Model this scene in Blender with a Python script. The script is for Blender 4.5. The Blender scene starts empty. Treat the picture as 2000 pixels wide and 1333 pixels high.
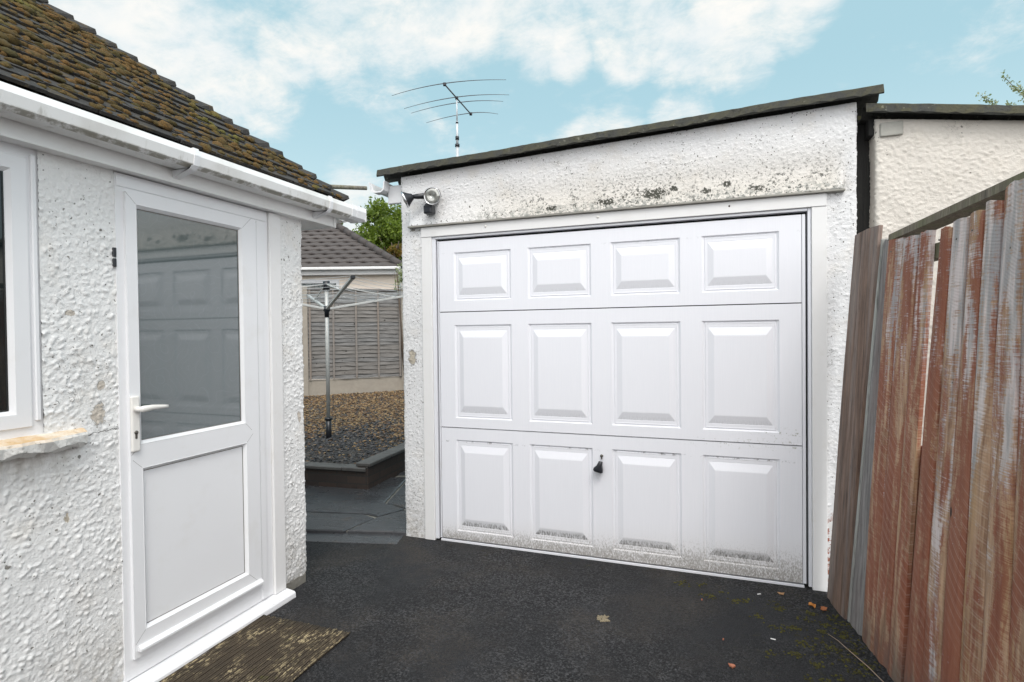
import bpy, bmesh, math, random
import numpy as np
from mathutils import Vector, Matrix
rad = math.radians
random.seed(7)
C = bpy.context.scene.collection
scene = bpy.context.scene

# ------------------------------------------------------------------ camera
CAM = Vector((0.0, -3.4345, 1.4519))
YAW, PITCH, ROLL = 0.346734, -0.014397, -0.011141
cyw, syw, cpt, spt = math.cos(YAW), math.sin(YAW), math.cos(PITCH), math.sin(PITCH)
fw = Vector((-syw * cpt, cyw * cpt, spt))
rt = Vector((cyw, syw, 0))
up = rt.cross(fw)
rt, up = math.cos(ROLL) * rt + math.sin(ROLL) * up, -math.sin(ROLL) * rt + math.cos(ROLL) * up
cam_d = bpy.data.cameras.new('camera')
cam = bpy.data.objects.new('camera', cam_d)
C.objects.link(cam)
cam_d.sensor_width = 36
cam_d.lens = 1071.35 / 2000 * 36
cam_d.clip_start = 0.05
cam_d.clip_end = 2000
cam.matrix_world = Matrix(((rt.x, up.x, -fw.x, CAM.x), (rt.y, up.y, -fw.y, CAM.y), (rt.z, up.z, -fw.z, CAM.z), (0, 0, 0, 1)))
scene.camera = cam
scene.view_settings.view_transform = 'Standard'
scene.view_settings.look = 'None'
scene.view_settings.exposure = 0.20
scene.view_settings.gamma = 1


# ------------------------------------------------------------------ node helper
class G:
    def __init__(s, tree):
        s.t = tree
        s._tc = None

    def n(s, typ, ins=None, **at):
        nd = s.t.nodes.new('ShaderNode' + typ)
        for k, v in at.items():
            setattr(nd, k, v)
        for k, v in (ins or {}).items():
            s.set(nd.inputs[k], v)
        return nd

    def set(s, sock, v):
        if isinstance(v, bpy.types.NodeSocket):
            s.t.links.new(v, sock)
        elif isinstance(v, bpy.types.Node):
            s.t.links.new(v.outputs[0], sock)
        else:
            if sock.type == 'RGBA' and not isinstance(v, (int, float)) and len(v) == 3:
                v = (*v, 1)
            sock.default_value = v

    def tc(s, scale=(1, 1, 1), rot=(0, 0, 0), out='Object', loc=(0, 0, 0)):
        if s._tc is None:
            s._tc = s.n('TexCoord')
        m = s.n('Mapping', {'Vector': s._tc.outputs[out], 'Scale': scale, 'Rotation': rot, 'Location': loc})
        return m.outputs[0]

    def noise(s, vec, scale=5, detail=3, rough=0.5, dist=0.0, w=None):
        nd = s.n('TexNoise', {'Vector': vec, 'Scale': scale, 'Detail': detail, 'Roughness': rough, 'Distortion': dist})
        if w is not None:
            nd.noise_dimensions = '4D'
            s.set(nd.inputs['W'], w)
        return nd.outputs[0]

    def ramp(s, fac, a, b, smooth=True):
        nd = s.n('MapRange', {'Value': fac, 'From Min': a, 'From Max': b})
        if smooth:
            nd.interpolation_type = 'SMOOTHSTEP'
        return nd.outputs[0]

    def m(s, op, a, b=0.0, c=0.0, clamp=False):
        nd = s.n('Math', {0: a, 1: b, 2: c}, operation=op)
        nd.use_clamp = clamp
        return nd.outputs[0]

    def mix(s, f, a, b):
        nd = s.n('Mix', data_type='RGBA')
        s.set(nd.inputs[0], f)
        s.set(nd.inputs[6], a)
        s.set(nd.inputs[7], b)
        return nd.outputs[2]

    def xyz(s, out='Object'):
        if s._tc is None:
            s._tc = s.n('TexCoord')
        return s.n('SeparateXYZ', {0: s._tc.outputs[out]}).outputs

    def bump(s, h, strength=0.5, dist=0.01, normal=None):
        nd = s.n('Bump', {'Height': h, 'Strength': strength, 'Distance': dist})
        if normal is not None:
            s.set(nd.inputs['Normal'], normal)
        return nd.outputs[0]

    def bsdf(s, col, rough=0.6, normal=None, **kw):
        nd = s.n('BsdfPrincipled', {'Base Color': col, 'Roughness': rough})
        if normal is not None:
            s.set(nd.inputs['Normal'], normal)
        for k, v in kw.items():
            s.set(nd.inputs[k.replace('_', ' ')], v)
        o = s.n('OutputMaterial', {'Surface': nd})
        return nd


def mat(name):
    m = bpy.data.materials.new(name)
    m.use_nodes = True
    m.node_tree.nodes.clear()
    return m, G(m.node_tree)


# ------------------------------------------------------------------ world and sun
SUN_DIR = Vector((0.33, -0.52, 0.84)).normalized()      # towards the sun
world = bpy.data.worlds.new("World")
scene.world = world
world.use_nodes = True
world.node_tree.nodes.clear()
g = G(world.node_tree)
sky = g.n('TexSky', sky_type='NISHITA')
sky.sun_disc = False
sky.sun_elevation = math.asin(SUN_DIR.z)
sky.sun_rotation = math.atan2(SUN_DIR.x, SUN_DIR.y)
sky.air_density = 1.2
sky.dust_density = 0.6
sky.ozone_density = 1.5
tc = g.n('TexCoord').outputs['Generated']
sx, sy_, sz = g.n('SeparateXYZ', {0: tc}).outputs
zz = g.m('MAXIMUM', sz, 0.0)
den = g.m('ADD', zz, 0.30)
cv = g.n('CombineXYZ', {0: g.m('DIVIDE', sx, den), 1: g.m('DIVIDE', sy_, den), 2: 0.0}).outputs[0]
# broad soft cover, placed in sky directions
def skyblob(d, cosw0, cosw1):
    d = Vector(d).normalized()
    dp = g.n('VectorMath', {0: tc, 1: d}, operation='DOT_PRODUCT').outputs['Value']
    return g.ramp(dp, cosw0, cosw1)
n1 = g.noise(cv, 2.6, 10, 0.62, 0.45)
n2 = g.noise(cv, 8.0, 8, 0.66, 0.3)
def rdir(px, py):
    v = fw + rt * ((px - 1000) / 1071.35) - up * ((py - 666.5) / 1071.35)
    return v.normalized()
band = None
for (px, py, w, amt) in ((300, 100, 9, 1.0), (420, 150, 6, 1.0), (560, 110, 4, 1.0), (650, 110, 3.5, 1.0), (700, 30, 9, 1.0), (900, 20, 7, .9), (1050, 40, 6, .9), (1250, 20, 7, .95),
                         (1430, 40, 7, 1.0), (1560, 15, 4.5, 1.0), (1110, 108, 3.0, 1.0), (1230, 120, 3.2, .95), (1330, 95, 4.5, .9), (1450, 110, 4, .95), (520, 200, 4.5, .9), (1180, 265, 5, .8), (1330, 240, 4, .8), (690, 400, 5, 1.0), (200, -200, 18, .8), (1100, -220, 15, .7), (380, 230, 5, .6)):
    b = g.m('MULTIPLY', skyblob(rdir(px, py), math.cos(rad(w)), math.cos(rad(w * .15))), amt)
    band = b if band is None else g.m('MAXIMUM', band, b)
behind = skyblob((0.35, -0.75, 0.55), math.cos(rad(85)), math.cos(rad(20)))
cover = g.m('ADD', g.m('MULTIPLY', n1, 0.60), g.m('MULTIPLY', n2, 0.42))
cover = g.m('ADD', cover, g.m('MULTIPLY', band, 0.225))
cover = g.m('ADD', cover, g.m('MULTIPLY', behind, 0.35))
n3 = g.noise(g.n('Mapping', {'Vector': cv, 'Scale': (1.0, 2.2, 1.0), 'Rotation': (0, 0, 0.5)}), 9.0, 9, 0.7, 0.8)
cover = g.m('ADD', cover, g.m('MULTIPLY_ADD', n3, 0.16, -0.08))
mask = g.ramp(cover, 0.53, 0.82)
skycol = g.mix(0.80, sky.outputs[0], (4.3, 6.7, 7.4))
# paler near the horizon
skycol = g.mix(g.ramp(zz, 0.42, 0.0), skycol, (6.4, 7.9, 8.2))
cl_tone = g.mix(g.ramp(g.noise(cv, 7, 5, 0.6), 0.3, 0.7), (7.6, 8.0, 8.1), (8.9, 8.7, 8.3))
skycol = g.mix(mask, skycol, cl_tone)
# added bright glow in the unseen sky behind the camera, for soft fill
gl = g.mix(g.m('MULTIPLY', behind, 0.85), (0, 0, 0), (11.0, 11.0, 11.3))
addn = g.n('Mix', data_type='RGBA', blend_type='ADD')
addn.inputs[0].default_value = 1
g.set(addn.inputs[6], skycol)
g.set(addn.inputs[7], gl)
bg = g.n('Background', {'Color': addn.outputs[2], 'Strength': 0.10})
g.n('OutputWorld', {'Surface': bg})

sd = bpy.data.lights.new('sun', 'SUN')
sd.energy = 1.5
sd.angle = rad(22)
sd.color = (1.0, 0.97, 0.93)
so = bpy.data.objects.new('sun', sd)
C.objects.link(so)
so.rotation_euler = SUN_DIR.to_track_quat('Z', 'Y').to_euler()
so.location = (2, -6, 8)


# ------------------------------------------------------------------ mesh helpers
def tag(o, label=None, cat=None, group=None, kind=None):
    if label: o['label'] = label
    if cat: o['category'] = cat
    if group: o['group'] = group
    if kind: o['kind'] = kind
    return o


def empty(name, loc=(0, 0, 0), rz=0.0):
    o = bpy.data.objects.new(name, None)
    o.location = loc
    o.rotation_euler = (0, 0, rz)
    o.empty_display_size = 0.1
    C.objects.link(o)
    return o


class MB:
    """collects shapes and links them as ONE mesh object"""
    def __init__(s):
        s.v = []
        s.f = []
        s.sm = []
        s.col = []

    def add(s, vs, fs, smooth=False, col=None):
        k = len(s.v)
        s.v += [tuple(p) for p in vs]
        s.f += [tuple(i + k for i in f) for f in fs]
        s.sm += [smooth] * len(fs)
        if col is not None:
            s.col += [col] * len(fs)
        return s

    def box(s, x0, x1, y0, y1, z0, z1, b=0.0, M=None, seg=1, col=None):
        if b <= 0:
            vs = [Vector((x, y, z)) for x in (x0, x1) for y in (y0, y1) for z in (z0, z1)]
            fs = [(0, 1, 3, 2), (4, 6, 7, 5), (0, 4, 5, 1), (2, 3, 7, 6), (0, 2, 6, 4), (1, 5, 7, 3)]
        else:
            bm = bmesh.new()
            bmesh.ops.create_cube(bm, size=1)
            for v in bm.verts:
                v.co = Vector(((x0 + x1) / 2 + v.co.x * (x1 - x0), (y0 + y1) / 2 + v.co.y * (y1 - y0), (z0 + z1) / 2 + v.co.z * (z1 - z0)))
            bmesh.ops.bevel(bm, geom=list(bm.edges), offset=b, segments=seg, profile=0.5, affect='EDGES')
            bm.verts.index_update()
            vs = [v.co.copy() for v in bm.verts]
            fs = [tuple(v.index for v in f.verts) for f in bm.faces]
            bm.free()
        if M is not None:
            vs = [M @ v for v in vs]
        return s.add(vs, fs, False, col)

    def prism(s, prof, axis, a, b, cap=True, smooth=False, M=None):
        """closed 2-D outline extruded along an axis; prof pairs are the two other axes in xyz order"""
        n = len(prof)
        vs = []
        for t in (a, b):
            for (p, q) in prof:
                vs.append(Vector({'x': (t, p, q), 'y': (p, t, q), 'z': (p, q, t)}[axis]))
        fs = [(i, (i + 1) % n, n + (i + 1) % n, n + i) for i in range(n)]
        if cap:
            fs += [tuple(range(n - 1, -1, -1)), tuple(range(n, 2 * n))]
        if M is not None:
            vs = [M @ v for v in vs]
        return s.add(vs, fs, smooth)

    def tube(s, pts, radii, n=8, cap=True, smooth=True, sx=1.0):
        pts = [Vector(p) for p in pts]
        if isinstance(radii, (int, float)):
            radii = [radii] * len(pts)
        vs = []
        pt = None
        for i, p in enumerate(pts):
            d = (pts[min(i + 1, len(pts) - 1)] - pts[max(i - 1, 0)]).normalized()
            if pt is None:
                a = d.cross(Vector((0, 0, 1)))
                if a.length < 1e-3: a = d.cross(Vector((1, 0, 0)))
                a.normalize()
            else:
                a = (pt - d * pt.dot(d)).normalized()
            pt = a
            b = d.cross(a)
            for k in range(n):
                t = 2 * math.pi * k / n
                vs.append(p + (a * math.cos(t) * sx + b * math.sin(t)) * radii[i])
        fs = []
        for i in range(len(pts) - 1):
            for k in range(n):
                fs.append((i * n + k, i * n + (k + 1) % n, (i + 1) * n + (k + 1) % n, (i + 1) * n + k))
        if cap:
            fs += [tuple(range(n - 1, -1, -1)), tuple((len(pts) - 1) * n + k for k in range(n))]
        return s.add(vs, fs, smooth)

    def lathe(s, prof, n=24, M=None, smooth=True):
        """profile (r, h) turned about local z"""
        vs = []
        for (r, h) in prof:
            for k in range(n):
                t = 2 * math.pi * k / n
                vs.append(Vector((max(r, 1e-5) * math.cos(t), max(r, 1e-5) * math.sin(t), h)))
        fs = []
        for i in range(len(prof) - 1):
            for k in range(n):
                fs.append((i * n + k, i * n + (k + 1) % n, (i + 1) * n + (k + 1) % n, (i + 1) * n + k))
        if M is not None:
            vs = [M @ v for v in vs]
        return s.add(vs, fs, smooth)

    def sheet(s, u0, u1, z0, z1, ops, mp):
        """flat sheet with rectangular features. ops: (a,b,c,d, loops, fill) ; loops (du,dz,h); mp(u,z,h)->point"""
        us = sorted(set([u0, u1] + [q for o in ops for q in (o[0], o[1])]))
        zs = sorted(set([z0, z1] + [q for o in ops for q in (o[2], o[3])]))
        for i in range(len(us) - 1):
            for j in range(len(zs) - 1):
                cu, cz = (us[i] + us[i + 1]) / 2, (zs[j] + zs[j + 1]) / 2
                if any(o[0] < cu < o[1] and o[2] < cz < o[3] for o in ops):
                    continue
                s.add([mp(us[i], zs[j], 0), mp(us[i + 1], zs[j], 0), mp(us[i + 1], zs[j + 1], 0), mp(us[i], zs[j + 1], 0)], [(0, 1, 2, 3)])
        for (a, b, c, d, loops, fill) in ops:
            rings = [(a, b, c, d, 0)] + [(a + l[0], b - l[0], c + l[1], d - l[1], l[2]) for l in loops]
            vs = []
            for (p, q, r, t, h) in rings:
                vs += [mp(p, r, h), mp(q, r, h), mp(q, t, h), mp(p, t, h)]
            fs = []
            for i in range(len(rings) - 1):
                for k in range(4):
                    fs.append((4 * i + k, 4 * i + (k + 1) % 4, 4 * i + 4 + (k + 1) % 4, 4 * i + 4 + k))
            if fill:
                m = 4 * (len(rings) - 1)
                fs.append((m, m + 1, m + 2, m + 3))
            s.add(vs, fs)
        return s

    def build(s, name, material, parent=None, loc=None):
        me = bpy.data.meshes.new(name)
        me.from_pydata(s.v, [], s.f)
        me.materials.append(material)
        me.polygons.foreach_set('use_smooth', s.sm)
        if s.col:
            at = me.attributes.new('rnd', 'FLOAT', 'FACE')
            at.data.foreach_set('value', s.col)
        me.update()
        o = bpy.data.objects.new(name, me)
        C.objects.link(o)
        if parent is not None: o.parent = parent
        if loc is not None: o.location = loc
        return o


def recalc(o):
    bm = bmesh.new()
    bm.from_mesh(o.data)
    bmesh.ops.recalc_face_normals(bm, faces=bm.faces)
    bm.to_mesh(o.data)
    bm.free()
    return o


# ------------------------------------------------------------------ materials
def m_simple(name, col, rough=0.5, bump=0.0, bscale=60, metal=0.0, var=0.0):
    m, g = mat(name)
    c = col
    if var:
        nz = g.noise(g.tc(), 9, 4, 0.6)
        c = g.mix(nz, tuple(max(0, x * (1 - var)) for x in col), tuple(x * (1 + var) for x in col))
    nm = g.bump(g.noise(g.tc(), bscale, 3), bump, 0.004) if bump else None
    g.bsdf(c, rough, nm, Metallic=metal)
    return m


def m_render(name, white=(0.80, 0.80, 0.80), speck=1.0, kind='house'):
    """painted roughcast with peeling flecks, bare patches and grime"""
    m, g = mat(name)
    P = g.tc()
    x, y, z = g.xyz()
    big = g.noise(P, 1.6, 4, 0.6)
    col = g.mix(big, tuple(c * 0.93 for c in white), white)
    warm = g.ramp(g.noise(P, 6.5, 4, 0.6, w=3.1), 0.50, 0.74)
    col = g.mix(g.m('MULTIPLY', warm, 0.32), col, (0.66, 0.60, 0.51))
    # chips and curled flakes where the paint has lifted
    dv = g.n('VectorMath', {0: P, 1: g.n('VectorMath', {0: g.n('TexNoise', {'Vector': P, 'Scale': 42.0, 'Detail': 3.0}).outputs['Color'], 1: (0.02, 0.02, 0.03)}, operation='MULTIPLY').outputs[0]}, operation='ADD').outputs[0]
    dens = g.ramp(g.noise(P, 2.6, 4, 0.65, w=1.7), 0.36, 0.66)
    if kind == 'garage':
        dens = g.m('MAXIMUM', g.m('MULTIPLY', dens, 0.8), g.m('MULTIPLY', g.m('MULTIPLY', g.ramp(z, 2.62, 2.28), g.ramp(z, 2.19, 2.212)), g.m('MULTIPLY_ADD', dens, 0.5, 0.6)))
    crack = None
    for (sc_, rr_, pr_) in ((26.0, 0.20, 0.55), (52.0, 0.24, 0.60), (85.0, 0.28, 0.45)):
        vo = g.n('TexVoronoi', {'Vector': dv, 'Scale': sc_})
        cr_ = g.n('SeparateColor', {0: vo.outputs['Color']}).outputs
        rad_ = g.m('MULTIPLY', g.m('POWER', cr_[1], 1.2), rr_)
        on = g.m('LESS_THAN', cr_[0], g.m('MULTIPLY', dens, pr_ * speck))
        k_ = g.m('MULTIPLY', g.ramp(g.m('SUBTRACT', vo.outputs['Distance'], rad_), 0.05, -0.02), on)
        crack = k_ if crack is None else g.m('MAXIMUM', crack, k_)
    # a few hairline cracks
    v = g.noise(P, 9, 4, 0.7, 1.2, w=15.0)
    hl = g.m('SUBTRACT', 1.0, g.ramp(g.m('ABSOLUTE', g.m('SUBTRACT', v, 0.5)), 0.0, 0.006))
    hl = g.m('MULTIPLY', hl, g.ramp(g.noise(P, 2.2, 2, 0.5, w=19.0), 0.56, 0.60))
    crack = g.m('MAXIMUM', crack, g.m('MULTIPLY', hl, 0.8))
    col = g.mix(g.m('MULTIPLY', crack, 0.85), col, (0.12, 0.11, 0.09))
    # bare patches
    bare = g.noise(P, 5.0, 5, 0.65, 0.5, w=11.3)
    bm_ = g.ramp(bare, 0.715, 0.725)
    col = g.mix(bm_, col, (0.46, 0.41, 0.33))
    def blob(ax, a0, z0, ra, rz, wob=0.62):
        da = g.m('DIVIDE', g.m('SUBTRACT', ax, a0), ra)
        dz = g.m('DIVIDE', g.m('SUBTRACT', z, z0), rz)
        d = g.m('SQRT', g.m('ADD', g.m('MULTIPLY', da, da), g.m('MULTIPLY', dz, dz)))
        return g.m('ADD', d, g.m('MULTIPLY_ADD', g.noise(P, 30, 6, 0.75, 0.6), wob * 6, -wob * 3))
    if kind == 'house':
        for (a0, z0, ra, rz) in ((-1.972, 1.150, .024, .044), (-1.962, 1.262, .013, .015), (-2.065, 1.545, .016, .009), (-.865, .985, .012, .030)):
            d = blob(y, a0, z0, ra, rz)
            col = g.mix(g.m('MULTIPLY', g.ramp(d, 1.16, 1.06), 0.75), col, (0.14, 0.13, 0.115))
            p_ = g.ramp(d, 1.02, 0.96)
            col = g.mix(p_, col, g.mix(g.noise(P, 60, 3, 0.7), (0.44, 0.39, 0.33), (0.66, 0.61, 0.54)))
            bm_ = g.m('MAXIMUM', bm_, p_)
        # crack running from the sill to the door
        cz = g.m('ADD', g.m('MULTIPLY_ADD', y, 0.10, 1.278), g.m('MULTIPLY_ADD', g.noise(P, 16, 4, 0.7), 0.05, -0.025))
        k_ = g.m('MULTIPLY', g.ramp(g.m('ABSOLUTE', g.m('SUBTRACT', z, cz)), 0.0035, 0.001), g.m('MULTIPLY', g.ramp(y, -2.06, -2.03), g.ramp(y, -1.88, -1.92)))
        col = g.mix(g.m('MULTIPLY', k_, 0.85), col, (0.09, 0.085, 0.075))
        # darker streaked band below the sill
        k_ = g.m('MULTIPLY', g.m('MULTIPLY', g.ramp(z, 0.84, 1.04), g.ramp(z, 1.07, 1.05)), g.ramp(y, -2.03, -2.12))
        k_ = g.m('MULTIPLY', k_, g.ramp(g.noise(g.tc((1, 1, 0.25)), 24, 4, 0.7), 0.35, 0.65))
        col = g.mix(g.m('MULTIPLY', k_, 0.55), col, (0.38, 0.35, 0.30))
    if kind == 'garage':
        d = blob(x, -1.995, 1.285, .026, .050, .55)
        p_ = g.ramp(d, 1.0, 0.92)
        col = g.mix(g.m('MULTIPLY', g.ramp(d, 1.25, 1.1), 0.8), col, (0.10, 0.09, 0.08))
        col = g.mix(p_, col, (0.50, 0.45, 0.37))
        bm_ = g.m('MAXIMUM', bm_, p_)
        # lichen and black algae on the lintel edge
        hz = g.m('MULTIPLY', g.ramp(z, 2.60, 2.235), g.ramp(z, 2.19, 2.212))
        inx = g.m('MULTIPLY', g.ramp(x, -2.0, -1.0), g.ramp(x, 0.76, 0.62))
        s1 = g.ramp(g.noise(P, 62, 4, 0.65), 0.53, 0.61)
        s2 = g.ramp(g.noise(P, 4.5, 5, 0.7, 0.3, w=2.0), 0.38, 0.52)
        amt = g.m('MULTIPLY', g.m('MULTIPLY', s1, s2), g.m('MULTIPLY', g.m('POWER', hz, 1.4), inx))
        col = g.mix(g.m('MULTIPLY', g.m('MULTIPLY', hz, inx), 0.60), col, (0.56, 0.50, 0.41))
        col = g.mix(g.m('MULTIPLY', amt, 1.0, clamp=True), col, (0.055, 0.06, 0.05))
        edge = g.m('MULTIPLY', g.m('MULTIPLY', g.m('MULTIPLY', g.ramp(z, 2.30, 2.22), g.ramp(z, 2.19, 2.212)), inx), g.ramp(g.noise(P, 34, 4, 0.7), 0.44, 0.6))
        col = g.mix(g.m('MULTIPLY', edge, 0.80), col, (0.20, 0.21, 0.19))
        for (a0, z0, ra, rz) in ((-.31, 2.285, .075, .035), (-.02, 2.270, .030, .020), (-.20, 2.305, .025, .018), (-.60, 2.262, .07, .022), (.10, 2.300, .025, .020), (-.95, 2.250, .04, .016), (.25, 2.262, .05, .016)):
            d = blob(x, a0, z0, ra, rz, .55)
            col = g.mix(g.m('MULTIPLY', g.ramp(d, 1.0, 0.80), g.ramp(g.noise(P, 70, 3, 0.7, w=3.0), 0.40, 0.47)), col, (0.030, 0.030, 0.018))
        col = g.mix(g.m('MULTIPLY', crack, 0.9), col, (0.07, 0.065, 0.05))
        # brick showing at the foot of the right pier
        bw = g.m('MULTIPLY', g.ramp(x, 0.56, 0.60), g.ramp(z, 0.50, 0.28))
        bb = g.ramp(g.noise(P, 26, 4, 0.6, w=4.0), 0.50, 0.56)
        col = g.mix(g.m('MULTIPLY', bw, bb), col, (0.34, 0.10, 0.05))
        lw = g.m('MULTIPLY', g.ramp(x, -1.88, -1.95), g.ramp(g.noise(P, 90, 3, 0.6, w=8.0), 0.60, 0.65))
        col = g.mix(g.m('MULTIPLY', g.m('MULTIPLY', lw, g.ramp(z, 2.3, 0.8)), 0.6), col, (0.14, 0.13, 0.11))
    # splash grime near the ground
    low = g.m('MULTIPLY', g.ramp(z, 0.42, 0.02), g.ramp(g.noise(P, 30, 4, 0.7, w=6.0), 0.35, 0.75))
    col = g.mix(g.m('MULTIPLY', low, 0.75), col, (0.20, 0.17, 0.12))
    h1 = g.noise(P, 130, 4, 0.62)
    h2 = g.noise(P, 240, 2, 0.5)
    hh = g.m('ADD', g.m('ADD', g.m('MULTIPLY', h1, 1.0), g.m('MULTIPLY', h2, 0.25)), g.m('MULTIPLY', g.m('ADD', crack, bm_), -0.5))
    g.bsdf(col, 0.55, g.bump(hh, 0.60, 0.0055))
    return m


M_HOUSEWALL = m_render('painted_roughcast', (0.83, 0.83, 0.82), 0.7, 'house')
M_GARWALL = m_render('garage_roughcast', (0.78, 0.78, 0.785), 1.1, 'garage')
M_CREAM = m_render('cream_roughcast', (0.70, 0.655, 0.59), 0.25, 'cream')


def m_upvc(name, col=(0.83, 0.84, 0.86), dirt=0.3, rough=0.32):
    m, g = mat(name)
    P = g.tc()
    n = g.noise(P, 7, 5, 0.65)
    d = g.ramp(n, 0.52, 0.78)
    c = g.mix(g.m('MULTIPLY', d, dirt), col, (0.60, 0.57, 0.50))
    dr = g.ramp(g.noise(g.tc((1, 1, 0.15)), 40, 4, 0.6), 0.62, 0.8)
    c = g.mix(g.m('MULTIPLY', dr, dirt * 0.5), c, (0.45, 0.42, 0.36))
    g.bsdf(c, g.m('MULTIPLY_ADD', n, 0.25, rough - 0.1), g.bump(g.noise(P, 22, 2), 0.08, 0.004))
    return m


M_UPVC = m_upvc('white_upvc', (0.80,0.805,0.82), dirt=0.16)
M_TRIM = m_upvc('white_trim_board', (0.77, 0.765, 0.76), 0.30, 0.45)
M_FASCIA = m_upvc('fascia_board', (0.82, 0.82, 0.81), 0.22, 0.40)


def m_gutter():
    m, g = mat('gutter_plastic')
    P = g.tc()
    x, y, z = g.xyz()
    c = g.mix(g.ramp(g.noise(P, 5, 4), 0.4, 0.7), (0.82, 0.82, 0.81), (0.70, 0.69, 0.66))
    # algae line along the lower edge
    e = g.m('MULTIPLY', g.ramp(z, 2.197, 2.184), g.ramp(g.noise(P, 16, 5, 0.7), 0.38, 0.55))
    nxx = g.n('SeparateXYZ', {0: g.n('NewGeometry').outputs['Normal']}).outputs[0]
    e = g.m('MULTIPLY', e, g.ramp(nxx, 0.2, 0.6))
    c = g.mix(g.m('MULTIPLY', e, 0.8), c, (0.20, 0.18, 0.12))
    st = g.m('MULTIPLY', g.ramp(g.noise(g.tc((1, 1, 0.2)), 22, 5, 0.7), 0.56, 0.72), g.ramp(z, 2.235, 2.20))
    c = g.mix(g.m('MULTIPLY', st, 0.5), c, (0.34, 0.32, 0.27))
    g.bsdf(c, 0.28, g.bump(g.noise(P, 30, 2), 0.05, 0.003))
    return m


M_GUTTER = m_gutter()


def m_garage_door():
    m, g = mat('garage_door_white')
    P = g.tc()
    x, y, z = g.xyz()
    grain = g.noise(g.tc((1, 1, 0.03)), 190, 3, 0.6)
    c = g.mix(grain, (0.745, 0.755, 0.80), (0.805, 0.81, 0.85))
    # road splash: vertical streaks of dirt on the lowest part, dense to the right
    n = g.noise(g.tc((1, 1, 0.42)), 170, 5, 0.8)
    n2 = g.noise(P, 6, 4, 0.65, w=2.0)
    hgt = g.m('MULTIPLY_ADD', g.ramp(x, -1.8, 0.45), 0.13, 0.15)
    hgt = g.m('ADD', hgt, g.m('MULTIPLY', n2, 0.08))
    low = g.m('DIVIDE', z, hgt)
    lowm = g.ramp(low, 1.15, 0.1)
    spk = g.ramp(g.m('MULTIPLY_ADD', lowm, 0.30, n), 0.66, 0.86)
    spk = g.m('MULTIPLY', spk, lowm)
    c = g.mix(g.m('MULTIPLY', lowm, 0.26), c, (0.60, 0.56, 0.48))
    c = g.mix(g.m('MULTIPLY', spk, 0.72), c, (0.15, 0.13, 0.10))
    # ledges collect grime: dark streaks where the lower bevels sit
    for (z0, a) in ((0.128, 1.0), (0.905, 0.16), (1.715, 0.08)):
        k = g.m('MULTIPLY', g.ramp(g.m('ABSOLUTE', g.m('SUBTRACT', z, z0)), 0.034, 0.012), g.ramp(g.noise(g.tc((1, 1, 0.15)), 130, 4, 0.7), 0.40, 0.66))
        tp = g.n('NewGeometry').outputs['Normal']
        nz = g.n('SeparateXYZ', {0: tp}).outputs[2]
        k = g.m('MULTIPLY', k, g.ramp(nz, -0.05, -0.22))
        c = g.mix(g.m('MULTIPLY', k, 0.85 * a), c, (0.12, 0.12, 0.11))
    # green growth along the lower joint
    for (z0, xa, xb) in ((0.797, -0.3, 0.2), (0.865, 0.15, 0.33)):
        k = g.m('MULTIPLY', g.ramp(g.m('ABSOLUTE', g.m('SUBTRACT', z, z0)), 0.05, 0.0), g.ramp(g.noise(P, 45, 5, 0.75, w=9.0), 0.55, 0.66))
        k = g.m('MULTIPLY', k, g.ramp(x, xa, xb))
        c = g.mix(g.m('MULTIPLY', k, 0.75), c, (0.16, 0.16, 0.07))
    # smears below the panel edges
    for z0 in (0.70, 2.0):
        k = g.m('MULTIPLY', g.ramp(g.m('ABSOLUTE', g.m('SUBTRACT', z, z0 + 0.006)), 0.012, 0.0), g.ramp(g.noise(P, 20, 4, 0.7, w=5.5), 0.52, 0.66))
        c = g.mix(g.m('MULTIPLY', k, 0.8 if z0 < 1 else 0.2), c, (0.10, 0.10, 0.10))
    g.bsdf(c, 0.36, g.bump(grain, 0.10, 0.002))
    return m


M_GDOOR = m_garage_door()
M_FRAMEWHITE = m_upvc('door_frame_white', (0.74, 0.75, 0.79), 0.22, 0.35)
M_DARKGAP = m_simple('dark_gap', (0.012, 0.012, 0.013), 0.9)
M_SEAL = m_simple('black_rubber', (0.02, 0.02, 0.02), 0.6)


def m_glass_obscure():
    m, g = mat('obscured_glass')
    P = g.tc()
    x, y, z = g.xyz()
    # faint engraved flower-like scroll pattern in the pane
    w = g.n('TexVoronoi', {'Vector': g.tc((1, 1, 1)), 'Scale': 7.0}, feature='F1')
    rings = g.m('SINE', g.m('MULTIPLY_ADD', g.m('ADD', w.outputs['Distance'], g.m('MULTIPLY', g.noise(P, 8, 2), 0.6)), 34, 0.0))
    ln = g.ramp(rings, 0.90, 1.0)
    c = g.mix(g.m('MULTIPLY', ln, 0.10), (0.056, 0.086, 0.088), (0.19, 0.23, 0.235))
    c = g.mix(g.m('MULTIPLY', g.noise(P, 70, 4, 0.7), 0.35), c, (0.035, 0.045, 0.05))
    g.bsdf(c, 0.30, g.bump(g.noise(P, 120, 2), 0.02, 0.001), Coat_Weight=1.0, Coat_Roughness=0.034, Coat_IOR=2.3)
    return m


M_GLASSOBS = m_glass_obscure()
m, g = mat('dark_window_glass')
g.bsdf((0.012, 0.016, 0.017), 0.03, None, Coat_Weight=0.6)
M_GLASS = m
m, g = mat('net_curtain_glass')
x, y, z = g.xyz()
c = g.mix(g.ramp(g.noise(g.tc((1, 1, 1)), 30, 3, 0.7), 0.4, 0.6), (0.04, 0.05, 0.05), (0.22, 0.24, 0.24))
g.bsdf(c, 0.15)
M_GLASSNET = m


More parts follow.
